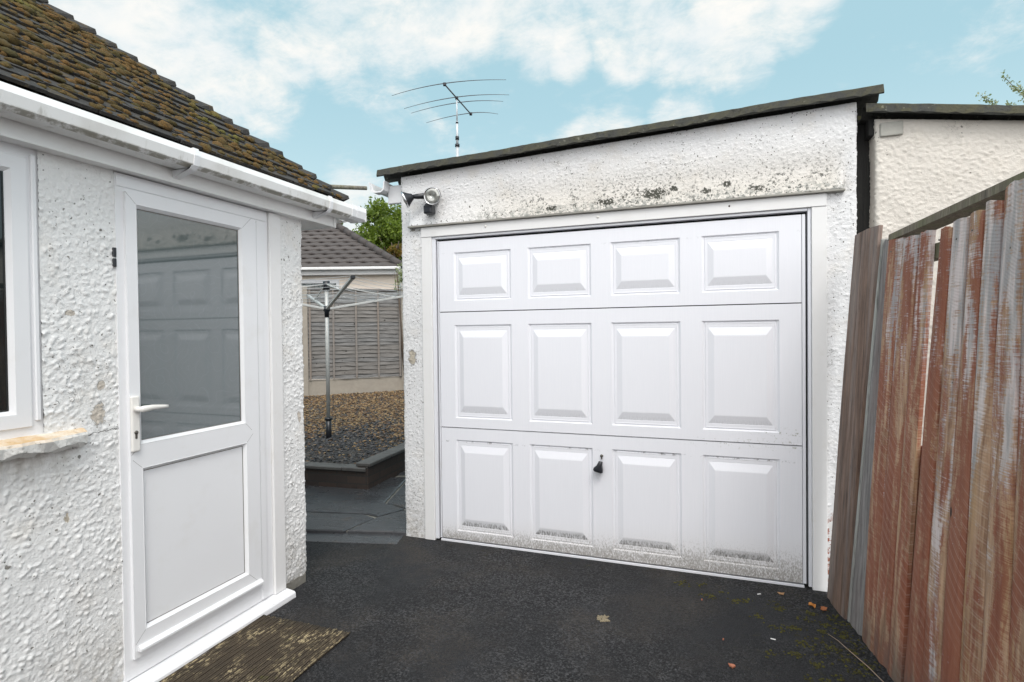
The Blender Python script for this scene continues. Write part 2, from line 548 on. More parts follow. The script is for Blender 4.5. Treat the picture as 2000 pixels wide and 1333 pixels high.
def m_tile(name, a, b, moss=0.4):
    m, g = mat(name)
    P = g.tc()
    n = g.noise(P, 7, 5, 0.65)
    rnd = g.n('Attribute', attribute_name='rnd').outputs['Fac']
    c = g.mix(g.m('ADD', g.m('MULTIPLY', n, 0.5), g.m('MULTIPLY', rnd, 0.5)), a, b)
    sp = g.ramp(g.noise(P, 60, 4, 0.7), 0.56, 0.70)
    c = g.mix(g.m('MULTIPLY', sp, 0.35), c, (0.20, 0.19, 0.17))
    mm = g.ramp(g.noise(P, 9, 5, 0.75, w=3.0), 0.52, 0.66)
    c = g.mix(g.m('MULTIPLY', mm, moss), c, g.mix(g.noise(P, 5, 2, w=8.0), (0.10, 0.085, 0.025), (0.16, 0.085, 0.02)))
    g.bsdf(c, 0.85, g.bump(g.noise(P, 110, 5, 0.7), 0.6, 0.006))
    return m


M_TILE = m_tile('weathered_tile', (0.018, 0.017, 0.016), (0.055, 0.049, 0.044), 0.6)
M_FARTILE = m_tile('brown_tile', (0.055, 0.047, 0.045), (0.115, 0.098, 0.092), 0.08)
m, g = mat('roof_moss')
rnd = g.n('Attribute', attribute_name='rnd').outputs['Fac']
P = g.tc()
c1 = g.mix(rnd, (0.075, 0.060, 0.014), (0.175, 0.090, 0.020))
c1 = g.mix(g.ramp(g.noise(P, 3.0, 3, w=2.0), 0.5, 0.7), c1, (0.15, 0.135, 0.025))
c1 = g.mix(g.m('MULTIPLY', g.ramp(g.noise(P, 150, 3, 0.7), 0.35, 0.7), 0.75), c1, (0.035, 0.026, 0.008))
g.bsdf(c1, 0.95, g.bump(g.noise(P, 260, 4, 0.75), 0.9, 0.006))
M_MOSS = m


def m_asbestos(name, zc, mossy=0.5):
    m, g = mat(name)
    P = g.tc()
    c = g.mix(g.noise(P, 8, 5, 0.7), (0.030, 0.031, 0.028), (0.066, 0.066, 0.058))
    c = g.mix(g.ramp(g.noise(P, 45, 5, 0.75), 0.52, 0.68), c, (0.018, 0.019, 0.016))
    nz = g.n('SeparateXYZ', {0: g.n('NewGeometry').outputs['Normal']}).outputs[2]
    k = g.m('MULTIPLY', g.ramp(nz, 0.0, 0.6), g.ramp(g.noise(P, 14, 5, 0.7, w=3.3), 0.40, 0.55))
    c = g.mix(g.m('MULTIPLY', k, mossy), c, (0.10, 0.09, 0.035))
    lich = g.ramp(g.noise(P, 32, 3, 0.6, w=1.2), 0.64, 0.70)
    c = g.mix(g.m('MULTIPLY', lich, 0.35), c, (0.34, 0.33, 0.26))
    g.bsdf(c, 0.9, g.bump(g.noise(P, 90, 5, 0.7), 0.6, 0.008))
    return m


M_SHEET = m_asbestos('cement_roof_sheet', 2.6, 0.6)
M_SHEET2 = m_asbestos('mossy_cement_sheet', 2.6, 1.0)


def m_tarmac():
    m, g = mat('tarmac')
    P = g.tc()
    x, y, z = g.xyz()
    ag = g.n('TexVoronoi', {'Vector': P, 'Scale': 130.0}, feature='F1')
    cell = g.n('SeparateColor', {0: ag.outputs['Color']}).outputs[0]
    c = g.mix(g.m('POWER', cell, 2.5), (0.008, 0.008, 0.009), (0.080, 0.080, 0.083))
    c = g.mix(g.ramp(g.noise(P, 1.3, 5, 0.6, 0.5), 0.40, 0.68), c, (0.024, 0.025, 0.028))
    # worn, browner drift of grit
    br = g.m('MULTIPLY', g.ramp(g.noise(P, 2.0, 5, 0.7, w=4.4), 0.47, 0.66), g.ramp(g.noise(P, 70, 3, 0.7), 0.35, 0.65))
    c = g.mix(g.m('MULTIPLY', br, 0.8), c, (0.062, 0.052, 0.043))
    lt = g.ramp(g.noise(P, 170, 2, 0.5), 0.70, 0.75)
    c = g.mix(g.m('MULTIPLY', lt, 0.5), c, (0.32, 0.30, 0.27))
    # dark damp band by the gateway and walls
    dp = g.ramp(g.noise(P, 3.5, 4, 0.7, w=7.0), 0.5, 0.7)
    c = g.mix(g.m('MULTIPLY', dp, 0.5), c, (0.018, 0.018, 0.019))
    st = g.ramp(g.noise(P, 0.9, 3, 0.6, 1.5, w=21.0), 0.50, 0.53)
    c = g.mix(g.m('MULTIPLY', st, 0.35), c, (0.013, 0.013, 0.014))
    # moss film near the fence and the garage foot
    ms = g.m('MULTIPLY', g.m('MAXIMUM', g.ramp(x, -0.25, 0.6), g.m('MULTIPLY', g.ramp(y, -0.35, -0.05), 0.8)), g.ramp(g.noise(P, 17, 5, 0.75, w=12.0), 0.56, 0.66))
    c = g.mix(g.m('MULTIPLY', ms, 0.7), c, (0.040, 0.034, 0.010))
    h = g.m('ADD', g.m('MULTIPLY', ag.outputs['Distance'], -1.0), g.m('MULTIPLY', g.noise(P, 40, 4, 0.7), 0.6))
    g.bsdf(c, g.m('MULTIPLY_ADD', dp, -0.15, 0.78), g.bump(h, 0.9, 0.008), Specular_IOR_Level=0.3)
    return m


M_TARMAC = m_tarmac()


def m_slab():
    m, g = mat('slate_slab')
    P = g.tc()
    c = g.mix(g.noise(P, 3, 5, 0.65, 0.6), (0.034, 0.034, 0.037), (0.085, 0.087, 0.093))
    c = g.mix(g.m('MULTIPLY', g.ramp(g.noise(P, 5, 5, 0.7, w=3.0), 0.55, 0.68), 0.5), c, (0.10, 0.075, 0.055))
    c = g.mix(g.m('MULTIPLY', g.ramp(g.noise(P, 180, 2), 0.70, 0.78), 0.4), c, (0.3, 0.3, 0.3))
    g.bsdf(c, g.m('MULTIPLY_ADD', g.noise(P, 4, 3), 0.45, 0.05), g.bump(g.noise(g.tc((1, 2.5, 1)), 9, 6, 0.7, 1.0), 0.45, 0.012))
    return m


M_SLAB = m_slab()
M_COPING = m_simple('dark_coping', (0.095, 0.090, 0.085), 0.5, 0.5, 40, var=0.5)
m, g = mat('dark_brick')
bt = g.n('TexBrick', {'Vector': g.n('CombineXYZ', {0: g.m('ADD', g.xyz()[0], g.xyz()[1]), 1: g.xyz()[2], 2: 0.0}), 'Color1': (0.07, 0.045, 0.035, 1), 'Color2': (0.045, 0.032, 0.028, 1), 'Mortar': (0.035, 0.032, 0.03, 1), 'Scale': 1.0, 'Mortar Size': 0.006, 'Brick Width': 0.22, 'Row Height': 0.075})
g.bsdf(g.mix(g.m('MULTIPLY', g.noise(g.tc(), 20, 5, 0.7), 0.6), bt.outputs[0], (0.02, 0.02, 0.018)), 0.8, g.bump(g.noise(g.tc(), 60, 4), 0.5, 0.006))
M_BRICK = m
M_CONC = m_simple('concrete', (0.36, 0.32, 0.27), 0.85, 0.5, 70, var=0.22)
m, g = mat('gravel_base')
vo = g.n('TexVoronoi', {'Vector': g.tc(), 'Scale': 45.0})
cc = g.n('SeparateColor', {0: vo.outputs['Color']}).outputs[0]
g.bsdf(g.mix(cc, (0.03, 0.03, 0.032), (0.13, 0.12, 0.105)), 0.9, g.bump(vo.outputs['Distance'], 0.8, 0.02))
M_GRAVBASE = m
m, g = mat('slate_chippings')
r_ = g.n('Attribute', attribute_name='rnd').outputs['Fac']
cr = g.n('ValToRGB', {'Fac': r_})
el = cr.color_ramp.elements
el[0].color = (0.020, 0.021, 0.024, 1)
el[1].color = (0.34, 0.24, 0.12, 1)
for p, c in ((0.35, (0.055, 0.055, 0.060, 1)), (0.55, (0.11, 0.105, 0.10, 1)), (0.62, (0.10, 0.055, 0.03, 1)), (0.75, (0.17, 0.10, 0.05, 1)), (0.85, (0.25, 0.16, 0.075, 1))):
    e = cr.color_ramp.elements.new(p)
    e.color = c
g.bsdf(cr.outputs[0], 0.7)
M_CHIP = m


def m_wood(name, base, alt, grey, greyamt=0.5, stretch=0.05):
    m, g = mat(name)
    oi = g.n('ObjectInfo').outputs['Random']
    w = g.m('MULTIPLY', oi, 37.0)
    P = g.tc((1, 1, stretch))
    n = g.noise(P, 60, 5, 0.7, 0.4, w=w)
    n2 = g.noise(P, 14, 4, 0.6, 0.3, w=w)
    c = g.mix(g.ramp(n, 0.32, 0.68), base, alt)
    c = g.mix(g.m('MULTIPLY', g.ramp(n2, 0.40, 0.66), greyamt), c, grey)
    c = g.mix(g.m('MULTIPLY', g.ramp(g.noise(P, 150, 3, 0.7, w=w), 0.56, 0.72), 0.7), c, tuple(q * 0.25 for q in base))
    g.bsdf(c, 0.82, g.bump(n, 0.6, 0.006))
    return m


M_GREYBOARD = m_wood('brown_grey_wood', (0.085, 0.055, 0.042), (0.26, 0.165, 0.12), (0.32, 0.28, 0.26), 0.50, 0.03)
M_GREYPOST = m_wood('silver_wood', (0.15, 0.14, 0.135), (0.30, 0.28, 0.27), (0.15, 0.10, 0.09), 0.5)
M_PALESTRIP = m_wood('pale_wood', (0.30, 0.30, 0.28), (0.44, 0.44, 0.41), (0.18, 0.17, 0.16), 0.6)
M_RAIL = m_wood('rail_wood', (0.12, 0.10, 0.075), (0.24, 0.20, 0.15), (0.15, 0.16, 0.07), 0.5)
M_GAPSHADE = m_wood('gap_shade_wood', (0.010, 0.010, 0.010), (0.022, 0.021, 0.019), (0.03, 0.03, 0.028), 0.3)  # near-black: shade of the gap put into the wood colour
M_OLDPOLE = m_wood('mossy_pole_wood', (0.10, 0.09, 0.075), (0.30, 0.28, 0.23), (0.13, 0.13, 0.06), 0.5)
M_BATTEN = m_wood('batten_wood', (0.19, 0.16, 0.14), (0.30, 0.25, 0.21), (0.24, 0.23, 0.22), 0.6)


def m_lap():
    m, g = mat('waney_lap_wood')
    P = g.tc((0.06, 0.06, 1))
    n = g.noise(P, 75, 5, 0.7, 0.4)
    rnd = g.n('Attribute', attribute_name='rnd').outputs['Fac']
    c = g.mix(g.ramp(n, 0.3, 0.7), (0.085, 0.085, 0.085), (0.28, 0.275, 0.27))
    c = g.mix(g.m('MULTIPLY', rnd, 0.45), c, (0.20, 0.17, 0.14))
    # knots
    kn = g.n('TexVoronoi', {'Vector': g.tc((1, 1, 1)), 'Scale': 6.5}).outputs['Distance']
    c = g.mix(g.ramp(kn, 0.13, 0.07), c, (0.03, 0.026, 0.022))
    g.bsdf(c, 0.85, g.bump(n, 0.5, 0.006))
    return m


M_LAP = m_lap()


def m_redboard():
    m, g = mat('weathered_red_board')
    oi = g.n('ObjectInfo').outputs['Random']
    w = g.m('MULTIPLY', oi, 61.0)
    x, y, z = g.xyz()
    P = g.tc((1, 1, 0.055))
    P2 = g.tc((1, 1, 0.16))
    # raw wood with growth streaks
    n = g.noise(P, 42, 5, 0.65, 0.5, w=w)
    c = g.mix(g.ramp(n, 0.33, 0.67), (0.25, 0.135, 0.080), (0.53, 0.34, 0.215))
    # ochre streaks
    c = g.mix(g.m('MULTIPLY', g.ramp(g.noise(P, 17, 3, 0.6, w=g.m('ADD', w, 5.0)), 0.55, 0.68), 0.55), c, (0.46, 0.28, 0.13))
    # red stain left in streaks and scratches
    rs = g.noise(P2, 13, 6, 0.72, 0.6, w=g.m('ADD', w, 11.0))
    sc = g.noise(g.tc((0.35, 0.35, 6.0)), 34, 4, 0.7, w=w)
    bandr = g.noise(g.tc((1, 1, 0.02)), 13, 2, 0.5, w=g.m('ADD', w, 51.0))
    red = g.ramp(g.m('ADD', g.m('ADD', g.m('MULTIPLY_ADD', rs, 0.55, g.m('MULTIPLY_ADD', oi, 0.09, -0.035)), g.m('MULTIPLY', sc, 0.2)), g.m('MULTIPLY', bandr, 0.30)), 0.485, 0.56)
    c = g.mix(g.m('MULTIPLY', red, 0.80), c, g.mix(g.noise(P, 30, 3, 0.6, w=w), (0.14, 0.034, 0.022), (0.36, 0.095, 0.045)))
    bandn = g.noise(g.tc((1, 1, 0.02)), 10, 2, 0.5, w=g.m('ADD', w, 71.0))
    # silver grey and flaking white film on the upper half
    gs = g.noise(P2, 11, 6, 0.70, 0.5, w=g.m('ADD', w, 23.0))
    hi = g.ramp(z, 0.35, 1.75)
    gv = g.m('ADD', g.m('ADD', g.m('MULTIPLY_ADD', gs, 0.50, g.m('MULTIPLY_ADD', oi, -0.06, 0.035)), g.m('MULTIPLY', bandn, 0.30)), g.m('ADD', g.m('MULTIPLY', sc, 0.22), g.m('MULTIPLY_ADD', hi, 0.120, -0.085)))
    gm = g.ramp(gv, 0.505, 0.57)
    greyc = g.mix(g.ramp(g.noise(P, 26, 3, 0.6, w=g.m('ADD', w, 31.0)), 0.4, 0.6), (0.38, 0.375, 0.38), (0.76, 0.67, 0.65))
    c = g.mix(g.m('MULTIPLY', gm, 0.86), c, greyc)
    # diagonal circular-saw marks across the lower half
    q = g.m('ADD', g.m('MULTIPLY', z, 1.0), g.m('MULTIPLY', y, g.m('MULTIPLY_ADD', oi, -0.9, -0.15)))
    q = g.m('ADD', q, g.m('MULTIPLY', g.noise(g.tc(), 2.5, 2), 0.06))
    saw = g.m('SINE', g.m('MULTIPLY', q, 520.0))
    saw2 = g.m('SINE', g.m('MULTIPLY', q, 150.0))
    sm = g.m('MULTIPLY', g.ramp(g.m('ADD', g.m('MULTIPLY', saw, 0.5), g.m('MULTIPLY', saw2, 0.6)), 0.15, 1.0), g.ramp(g.noise(P2, 9, 4, 0.7, w=g.m('ADD', w, 40.0)), 0.38, 0.60))
    sm = g.m('MULTIPLY', sm, g.ramp(z, 1.85, 1.0))
    c = g.mix(g.m('MULTIPLY', sm, 0.24), c, (0.62, 0.50, 0.41))
    # damp foot
    c = g.mix(g.m('MULTIPLY', g.m('MULTIPLY', g.ramp(z, 0.28, 0.0), g.ramp(g.noise(P2, 30, 4, w=w), 0.25, 0.6)), 0.65), c, (0.10, 0.09, 0.08))
    # knots
    kn = g.n('TexVoronoi', {'Vector': g.tc((1, 1, 0.55)), 'Scale': 4.2}).outputs['Distance']
    c = g.mix(g.ramp(kn, 0.055, 0.035), c, (0.035, 0.022, 0.016))
    hh = g.m('ADD', g.m('MULTIPLY', n, 0.6), g.m('ADD', g.m('MULTIPLY', saw, 0.10), g.m('MULTIPLY', sc, 0.4)))
    g.bsdf(c, 0.84, g.bump(hh, 0.55, 0.005))
    return m


M_RED = m_redboard()


def m_mat():
    m, g = mat('ribbed_mat')
    P = g.tc()
    c = g.mix(g.noise(P, 14, 4, 0.7), (0.028, 0.022, 0.015), (0.080, 0.058, 0.036))
    wn = g.noise(g.tc((1, 0.5, 1)), 55, 5, 0.78)
    wp = g.ramp(g.noise(P, 5, 3, 0.6, w=2.2), 0.42, 0.60)
    c = g.mix(g.m('MULTIPLY', g.m('MULTIPLY', g.ramp(wn, 0.50, 0.58), wp), 0.9), c, (0.42, 0.34, 0.20))
    c = g.mix(g.m('MULTIPLY', g.ramp(g.noise(P, 9, 4, 0.7, w=6.0), 0.60, 0.70), 0.7), c, (0.10, 0.10, 0.02))
    g.bsdf(c, 0.9, g.bump(g.noise(P, 200, 3), 0.5, 0.003))
    return m


M_MAT = m_mat()
M_BLACK = m_simple('black_plastic', (0.018, 0.020, 0.025), 0.35)
M_BLACKG = m_simple('sensor_window', (0.05, 0.055, 0.065), 0.12)
M_ALU = m_simple('aluminium', (0.58, 0.58, 0.56), 0.5, metal=0.25, var=0.15)
M_CHROME = m_simple('chrome_ring', (0.65, 0.65, 0.66), 0.18, metal=1.0)
m, g = mat('lamp_lens')
x, y, z = g.xyz('Object')
g.bsdf(g.mix(g.noise(g.tc(), 60, 3), (0.30, 0.30, 0.28), (0.52, 0.52, 0.49)), 0.12, None, Metallic=0.55, Coat_Weight=0.7)
M_LENS = m
M_WIRE = m_simple('line_wire', (0.55, 0.57, 0.58), 0.5)
M_ANT = m_simple('antenna_tube', (0.16, 0.16, 0.17), 0.45, metal=0.5)
M_MAST = m_simple('mast_white', (0.62, 0.64, 0.66), 0.4, var=0.25, metal=0.2)
M_KEY = m_simple('lock_metal', (0.16, 0.15, 0.13), 0.35, metal=0.8)
M_HANDLEW = m_simple('handle_white', (0.80, 0.78, 0.74), 0.3)
M_BARK = m_simple('bark', (0.10, 0.075, 0.055), 0.9, 0.7, 30, var=0.3)


def m_leaf(name, a, b):
    m, g = mat(name)
    r = g.n('Attribute', attribute_name='rnd').outputs['Fac']
    c = g.mix(r, a, b)
    nd = g.n('BsdfPrincipled', {'Base Color': c, 'Roughness': 0.55})
    tr = g.n('BsdfTranslucent', {'Color': g.mix(0.5, c, (0.30, 0.42, 0.03))})
    mx = g.n('MixShader', {0: 0.35, 1: nd.outputs[0], 2: tr.outputs[0]})
    g.n('OutputMaterial', {'Surface': mx})
    return m


M_LEAF = m_leaf('tree_leaves', (0.045, 0.085, 0.010), (0.25, 0.33, 0.04))
M_LEAFO = m_leaf('autumn_leaves', (0.10, 0.10, 0.015), (0.30, 0.13, 0.03))
M_LEAFW = m_leaf('twig_leaves', (0.16, 0.20, 0.07), (0.50, 0.52, 0.38))
M_FALLEN = m_simple('fallen_leaf', (0.38, 0.13, 0.045), 0.7, 0.4, 80, var=0.4)
M_STONE = m_simple('red_stone', (0.42, 0.16, 0.09), 0.8, 0.5, 60, var=0.3)
m, g = mat('sandstone_sill')
P = g.tc()
c = g.mix(g.ramp(g.noise(P, 6, 5, 0.65), 0.35, 0.6), (0.80, 0.76, 0.68), (0.62, 0.42, 0.22))
nz = g.n('SeparateXYZ', {0: g.n('NewGeometry').outputs['Normal']}).outputs[2]
c = g.mix(g.ramp(nz, 0.45, 0.8), (0.72, 0.71, 0.68), c)
c = g.mix(g.m('MULTIPLY', g.ramp(g.noise(P, 24, 5, 0.7), 0.58, 0.7), 0.6), c, (0.17, 0.15, 0.11))
g.bsdf(c, 0.8, g.bump(g.noise(P, 40, 5, 0.7), 0.7, 0.01))
M_SILL = m
m, g = mat('plinth_grime')
g.bsdf(g.mix(g.noise(g.tc(), 14, 5, 0.7), (0.10, 0.095, 0.08), (0.28, 0.27, 0.24)), 0.9, g.bump(g.noise(g.tc(), 50, 4), 0.6, 0.01))
M_PLINTH = m


# ------------------------------------------------------------------ rough-cast sheets
def stamps(U, Z, dens, rmin, rmax, hmul, seed):
    """height field of thrown lumps over the grid U x Z (1-D arrays, metres)"""
    rs = np.random.RandomState(seed)
    H = np.zeros((len(U), len(Z)))
    area = (U[-1] - U[0]) * (Z[-1] - Z[0])
    n = int(area * dens)
    cu = rs.uniform(U[0], U[-1], n)
    cz = rs.uniform(Z[0], Z[-1], n)
    # uneven density: lumps come in drifts
    k = (np.sin(cu * 9 + 2 * np.sin(cz * 6)) + np.sin(cz * 11 + 1.7 * np.sin(cu * 7 + 1))) * .25 + .5
    keep = rs.uniform(0, 1, n) < 0.35 + 0.65 * k
    cu, cz = cu[keep], cz[keep]
    n = len(cu)
    r = rmin + (rmax - rmin) * rs.uniform(0, 1, n) ** 2.2
    asp = rs.uniform(0.82, 1.2, n)
    hh = r * hmul * rs.uniform(0.5, 1.2, n)
    for i in range(n):
        R = r[i] * 1.5
        a, b = np.searchsorted(U, (cu[i] - R, cu[i] + R))
        c, d = np.searchsorted(Z, (cz[i] - R, cz[i] + R))
        if b <= a or d <= c: continue
        du = (U[a:b, None] - cu[i]) * asp[i]
        dz = (Z[None, c:d] - cz[i]) / asp[i]
        q = (du * du + dz * dz) / (r[i] * r[i])
        bump = hh[i] * np.clip(1 - q, 0, None) ** 0.6
        sub = H[a:b, c:d]
        np.maximum(sub, bump + sub * 0.45, out=sub, where=bump > 0)
    nz_ = rs.normal(size=H.shape)
    nz_ = (nz_ + np.roll(nz_, 1, 0) + np.roll(nz_, 1, 1) + np.roll(nz_, (1, 1), (0, 1))) / 2
    H *= 1 + 0.16 * nz_
    H += 0.00022 * nz_
    # long undulation of the coat
    H += 0.0022 * np.sin(U[:, None] * 13 + np.sin(Z[None, :] * 9)) * np.sin(Z[None, :] * 15 + 1.3 * np.sin(U[:, None] * 11))
    return H


def grid_lines(a, b, step, extra=()):
    g_ = list(np.arange(a, b, step)) + [b] + list(extra)
    g_ = sorted(set(round(float(q), 5) for q in g_ if a - 1e-6 <= q <= b + 1e-6))
    out = [g_[0]]
    ex = set(round(float(q), 5) for q in extra) | {round(b, 5), round(a, 5)}
    for q in g_[1:]:
        if q - out[-1] < step * 0.4:
            if q in ex: out[-1] = q
            continue
        out.append(q)
    return np.array(out)


def rough_sheet(name, material, parent, U, Z, base, holes, dens=4200, rmin=.003, rmax=.011, hmul=.55, seed=1, fade=None):
    H = stamps(U, Z, dens, rmin, rmax, hmul, seed)
    nu, nz = len(U), len(Z)
    UU, ZZ = np.meshgrid(U, Z, indexing='ij')
    if fade is not None: H = H * fade(UU, ZZ)
    Pp, Nn = base(UU, ZZ)
    co = Pp + Nn * H[..., None]
    idx = np.arange(nu * nz).reshape(nu, nz)
    uc = (U[:-1] + U[1:]) / 2
    zc = (Z[:-1] + Z[1:]) / 2
    keep = np.ones((nu - 1, nz - 1), bool)
    for (a, b, c, d) in holes:
        keep &= ~(((uc > a) & (uc < b))[:, None] & ((zc > c) & (zc < d))[None, :])
    q = np.stack([idx[:-1, :-1], idx[1:, :-1], idx[1:, 1:], idx[:-1, 1:]], -1)[keep]
    used = np.unique(q)
    remap = -np.ones(nu * nz, int)
    remap[used] = np.arange(len(used))
    q = remap[q]
    co = co.reshape(-1, 3)[used]
    me = bpy.data.meshes.new(name)
    me.vertices.add(len(co))
    me.vertices.foreach_set('co', co.ravel())
    me.loops.add(q.size)
    me.loops.foreach_set('vertex_index', q.ravel().astype(np.int32))
    me.polygons.add(len(q))
    me.polygons.foreach_set('loop_start', np.arange(0, q.size, 4).astype(np.int32))
    me.polygons.foreach_set('use_smooth', [True] * len(q))
    me.materials.append(material)
    me.update(calc_edges=True)
    me.validate()
    o = bpy.data.objects.new(name, me)
    C.objects.link(o)
    o.parent = parent
    return o


def folded(path):
    """path: list of xy corners (walked with the outside on the right). returns f(u)->(xy, normal) with softened corners"""
    pts = [np.array(p, float) for p in path]
    seg = [np.linalg.norm(pts[i + 1] - pts[i]) for i in range(len(pts) - 1)]
    cum = np.concatenate([[0], np.cumsum(seg)])
    def f(u):
        xy = np.zeros(u.shape + (2,))
        nn = np.zeros(u.shape + (2,))
        for i in range(len(seg)):
            d = (pts[i + 1] - pts[i]) / seg[i]
            nrm = np.array([d[1], -d[0]])
            m = (u >= cum[i] - 1e-9) & (u <= cum[i + 1] + 1e-9)
            xy[m] = pts[i] + d * (u[m] - cum[i])[:, None]
            w = np.ones(u.shape)
            nn[m] = nrm
        # blend normals and pull in at corners
        R = 0.018
        for i in range(1, len(pts) - 1):
            d0 = (pts[i] - pts[i - 1]) / seg[i - 1]
            d1 = (pts[i + 1] - pts[i]) / seg[i]
            n0, n1 = np.array([d0[1], -d0[0]]), np.array([d1[1], -d1[0]])
            t = (u - cum[i]) / R
            m = np.abs(t) < 1
            s = (t[m] + 1) / 2
            n = n0 * (1 - s)[:, None] + n1 * s[:, None]
            n /= np.linalg.norm(n, axis=1)[:, None]
            nn[m] = n
            xy[m] -= (n0 + n1) / 2 * ((1 - np.abs(t[m])) ** 2 * R * 0.45)[:, None]
        return xy, nn
    return f, cum


# ------------------------------------------------------------------ ground
m1 = MB()
m1.add([(-150, -150, 0), (150, -150, 0), (150, 150, 0), (-150, 150, 0)], [(0, 1, 2, 3)])
tag(m1.build('driveway', M_TARMAC), kind='structure')

# paving: lower strip and upper slabs of the side path (local x runs along the step, y away)
def stepM(z):
    return Matrix.Translation((-2.083, -0.004, z - .07)) @ Matrix.Rotation(math.atan2(.17, .69), 4, 'Z')
path = empty('path')
tag(path, kind='structure')
mb = MB()
mb.box(-1.6, -.002, -.165, .02, .0, .0735, .0015, stepM(0))
recalc(mb.build('paving_strip', M_SLAB, path))
slabs = [
    [(-1.7, .0), (-.45, .0), (-.33, .30), (-.42, .36), (-1.7, .42)],
    [(-.43, .0), (.015, .0), (.03, .20), (-.02, .35), (-.14, .50), (-.31, .31)],
    [(-.12, .52), (.0, .36), (.035, .22), (.10, .24), (.22, 1.6), (-.4, 1.5), (-.36, .66)],
    [(-1.7, .44), (-.42, .38), (-.31, .33), (-.155, .515), (-.37, .65), (-.42, 1.5), (-1.7, 1.4)],
    [(-1.0, 1.55), (.22, 1.65), (.4, 3.4), (-.8, 3.4)],
    [(-.8, 3.45), (.4, 3.45), (.6, 6.0), (-.6, 6.0)],
]
for pl in slabs:
    mb = MB()
    c = Vector((sum(p[0] for p in pl) / len(pl), sum(p[1] for p in pl) / len(pl)))
    prof = []
    n = len(pl)
    for i in range(n):
        a, b = Vector(pl[i]), Vector(pl[(i + 1) % n])
        L = max(1, int((b - a).length / .06))
        for k in range(L):
            p = a.lerp(b, k / L)
            off = Vector((random.uniform(-.004, .004), random.uniform(-.004, .004)))
            p = p + (c - p).normalized() * .006 + off
            prof.append((p.x, p.y))
    dz = random.uniform(-.004, .004)
    vs = [Vector((p[0], p[1], -.08)) for p in prof] + [Vector((p[0], p[1], .092 + dz)) for p in prof]
    vs += [Vector((p[0] + (c.x - p[0]) * .03, p[1] + (c.y - p[1]) * .03, .10 + dz)) for p in prof]
    k = len(prof)
    fs = [(i, (i + 1) % k, k + (i + 1) % k, k + i) for i in range(k)] + [(k + i, k + (i + 1) % k, 2 * k + (i + 1) % k, 2 * k + i) for i in range(k)] + [tuple(range(2 * k, 3 * k))]
    Ms = stepM(0)
    mb.add([Ms @ v for v in vs], fs)
    recalc(mb.build('paving_slab', M_SLAB, path))
mb = MB()
mb.box(-1.7, -.01, .03, 3.4, .0, .082, 0, stepM(0))
recalc(mb.build('mortar_bed', M_PLINTH, path))

# ------------------------------------------------------------------ gravel bed behind its little wall
bed = tag(empty('raised_bed', (-2.98, .83, 0)), 'low dark brick edging wall with slate coping around the gravel bed', 'garden wall')
def bedwall(p0, p1, top, name_w='wall', w=.11):
    p0, p1 = Vector(p0), Vector(p1)
    d = (p1 - p0)
    L = d.length
    d.normalize()
    M = Matrix.Translation((p0.x + 2.98, p0.y - .83, 0)) @ Matrix.Rotation(math.atan2(d.y, d.x), 4, 'Z')
    mb = MB()
    mb.box(0, L, 0, w, .0, top - .035, .004, M)
    recalc(mb.build('wall', M_BRICK, bed))
    t = 0
    while t < L - .02:
        l = min(random.uniform(.38, .48), L - t)
        mb = MB()
        mb.box(t + .003, t + l - .003, -.02, w + .02, top - .033, top + random.uniform(-.003, .003), .006, M)
        recalc(mb.build('coping_slab', M_COPING, bed))
        t += l
bedwall((-6.6, .53), (-2.98, .83), .225)
bedwall((-2.965, .835), (-3.12, 3.2), .268)
bedwall((-3.12, 3.2), (-3.35, 7.0), .268)
mb = MB()
mb.add([(-9.5, .45, .195), (-3.08, .92, .195), (-3.2, 3.2, .25), (-3.4, 8.2, .30), (-5.2, 7.1, .31), (-9.5, 3.1, .31)], [(0, 1, 2, 3, 4, 5)])
gb = tag(mb.build('gravel_ground', M_GRAVBASE), kind='structure')

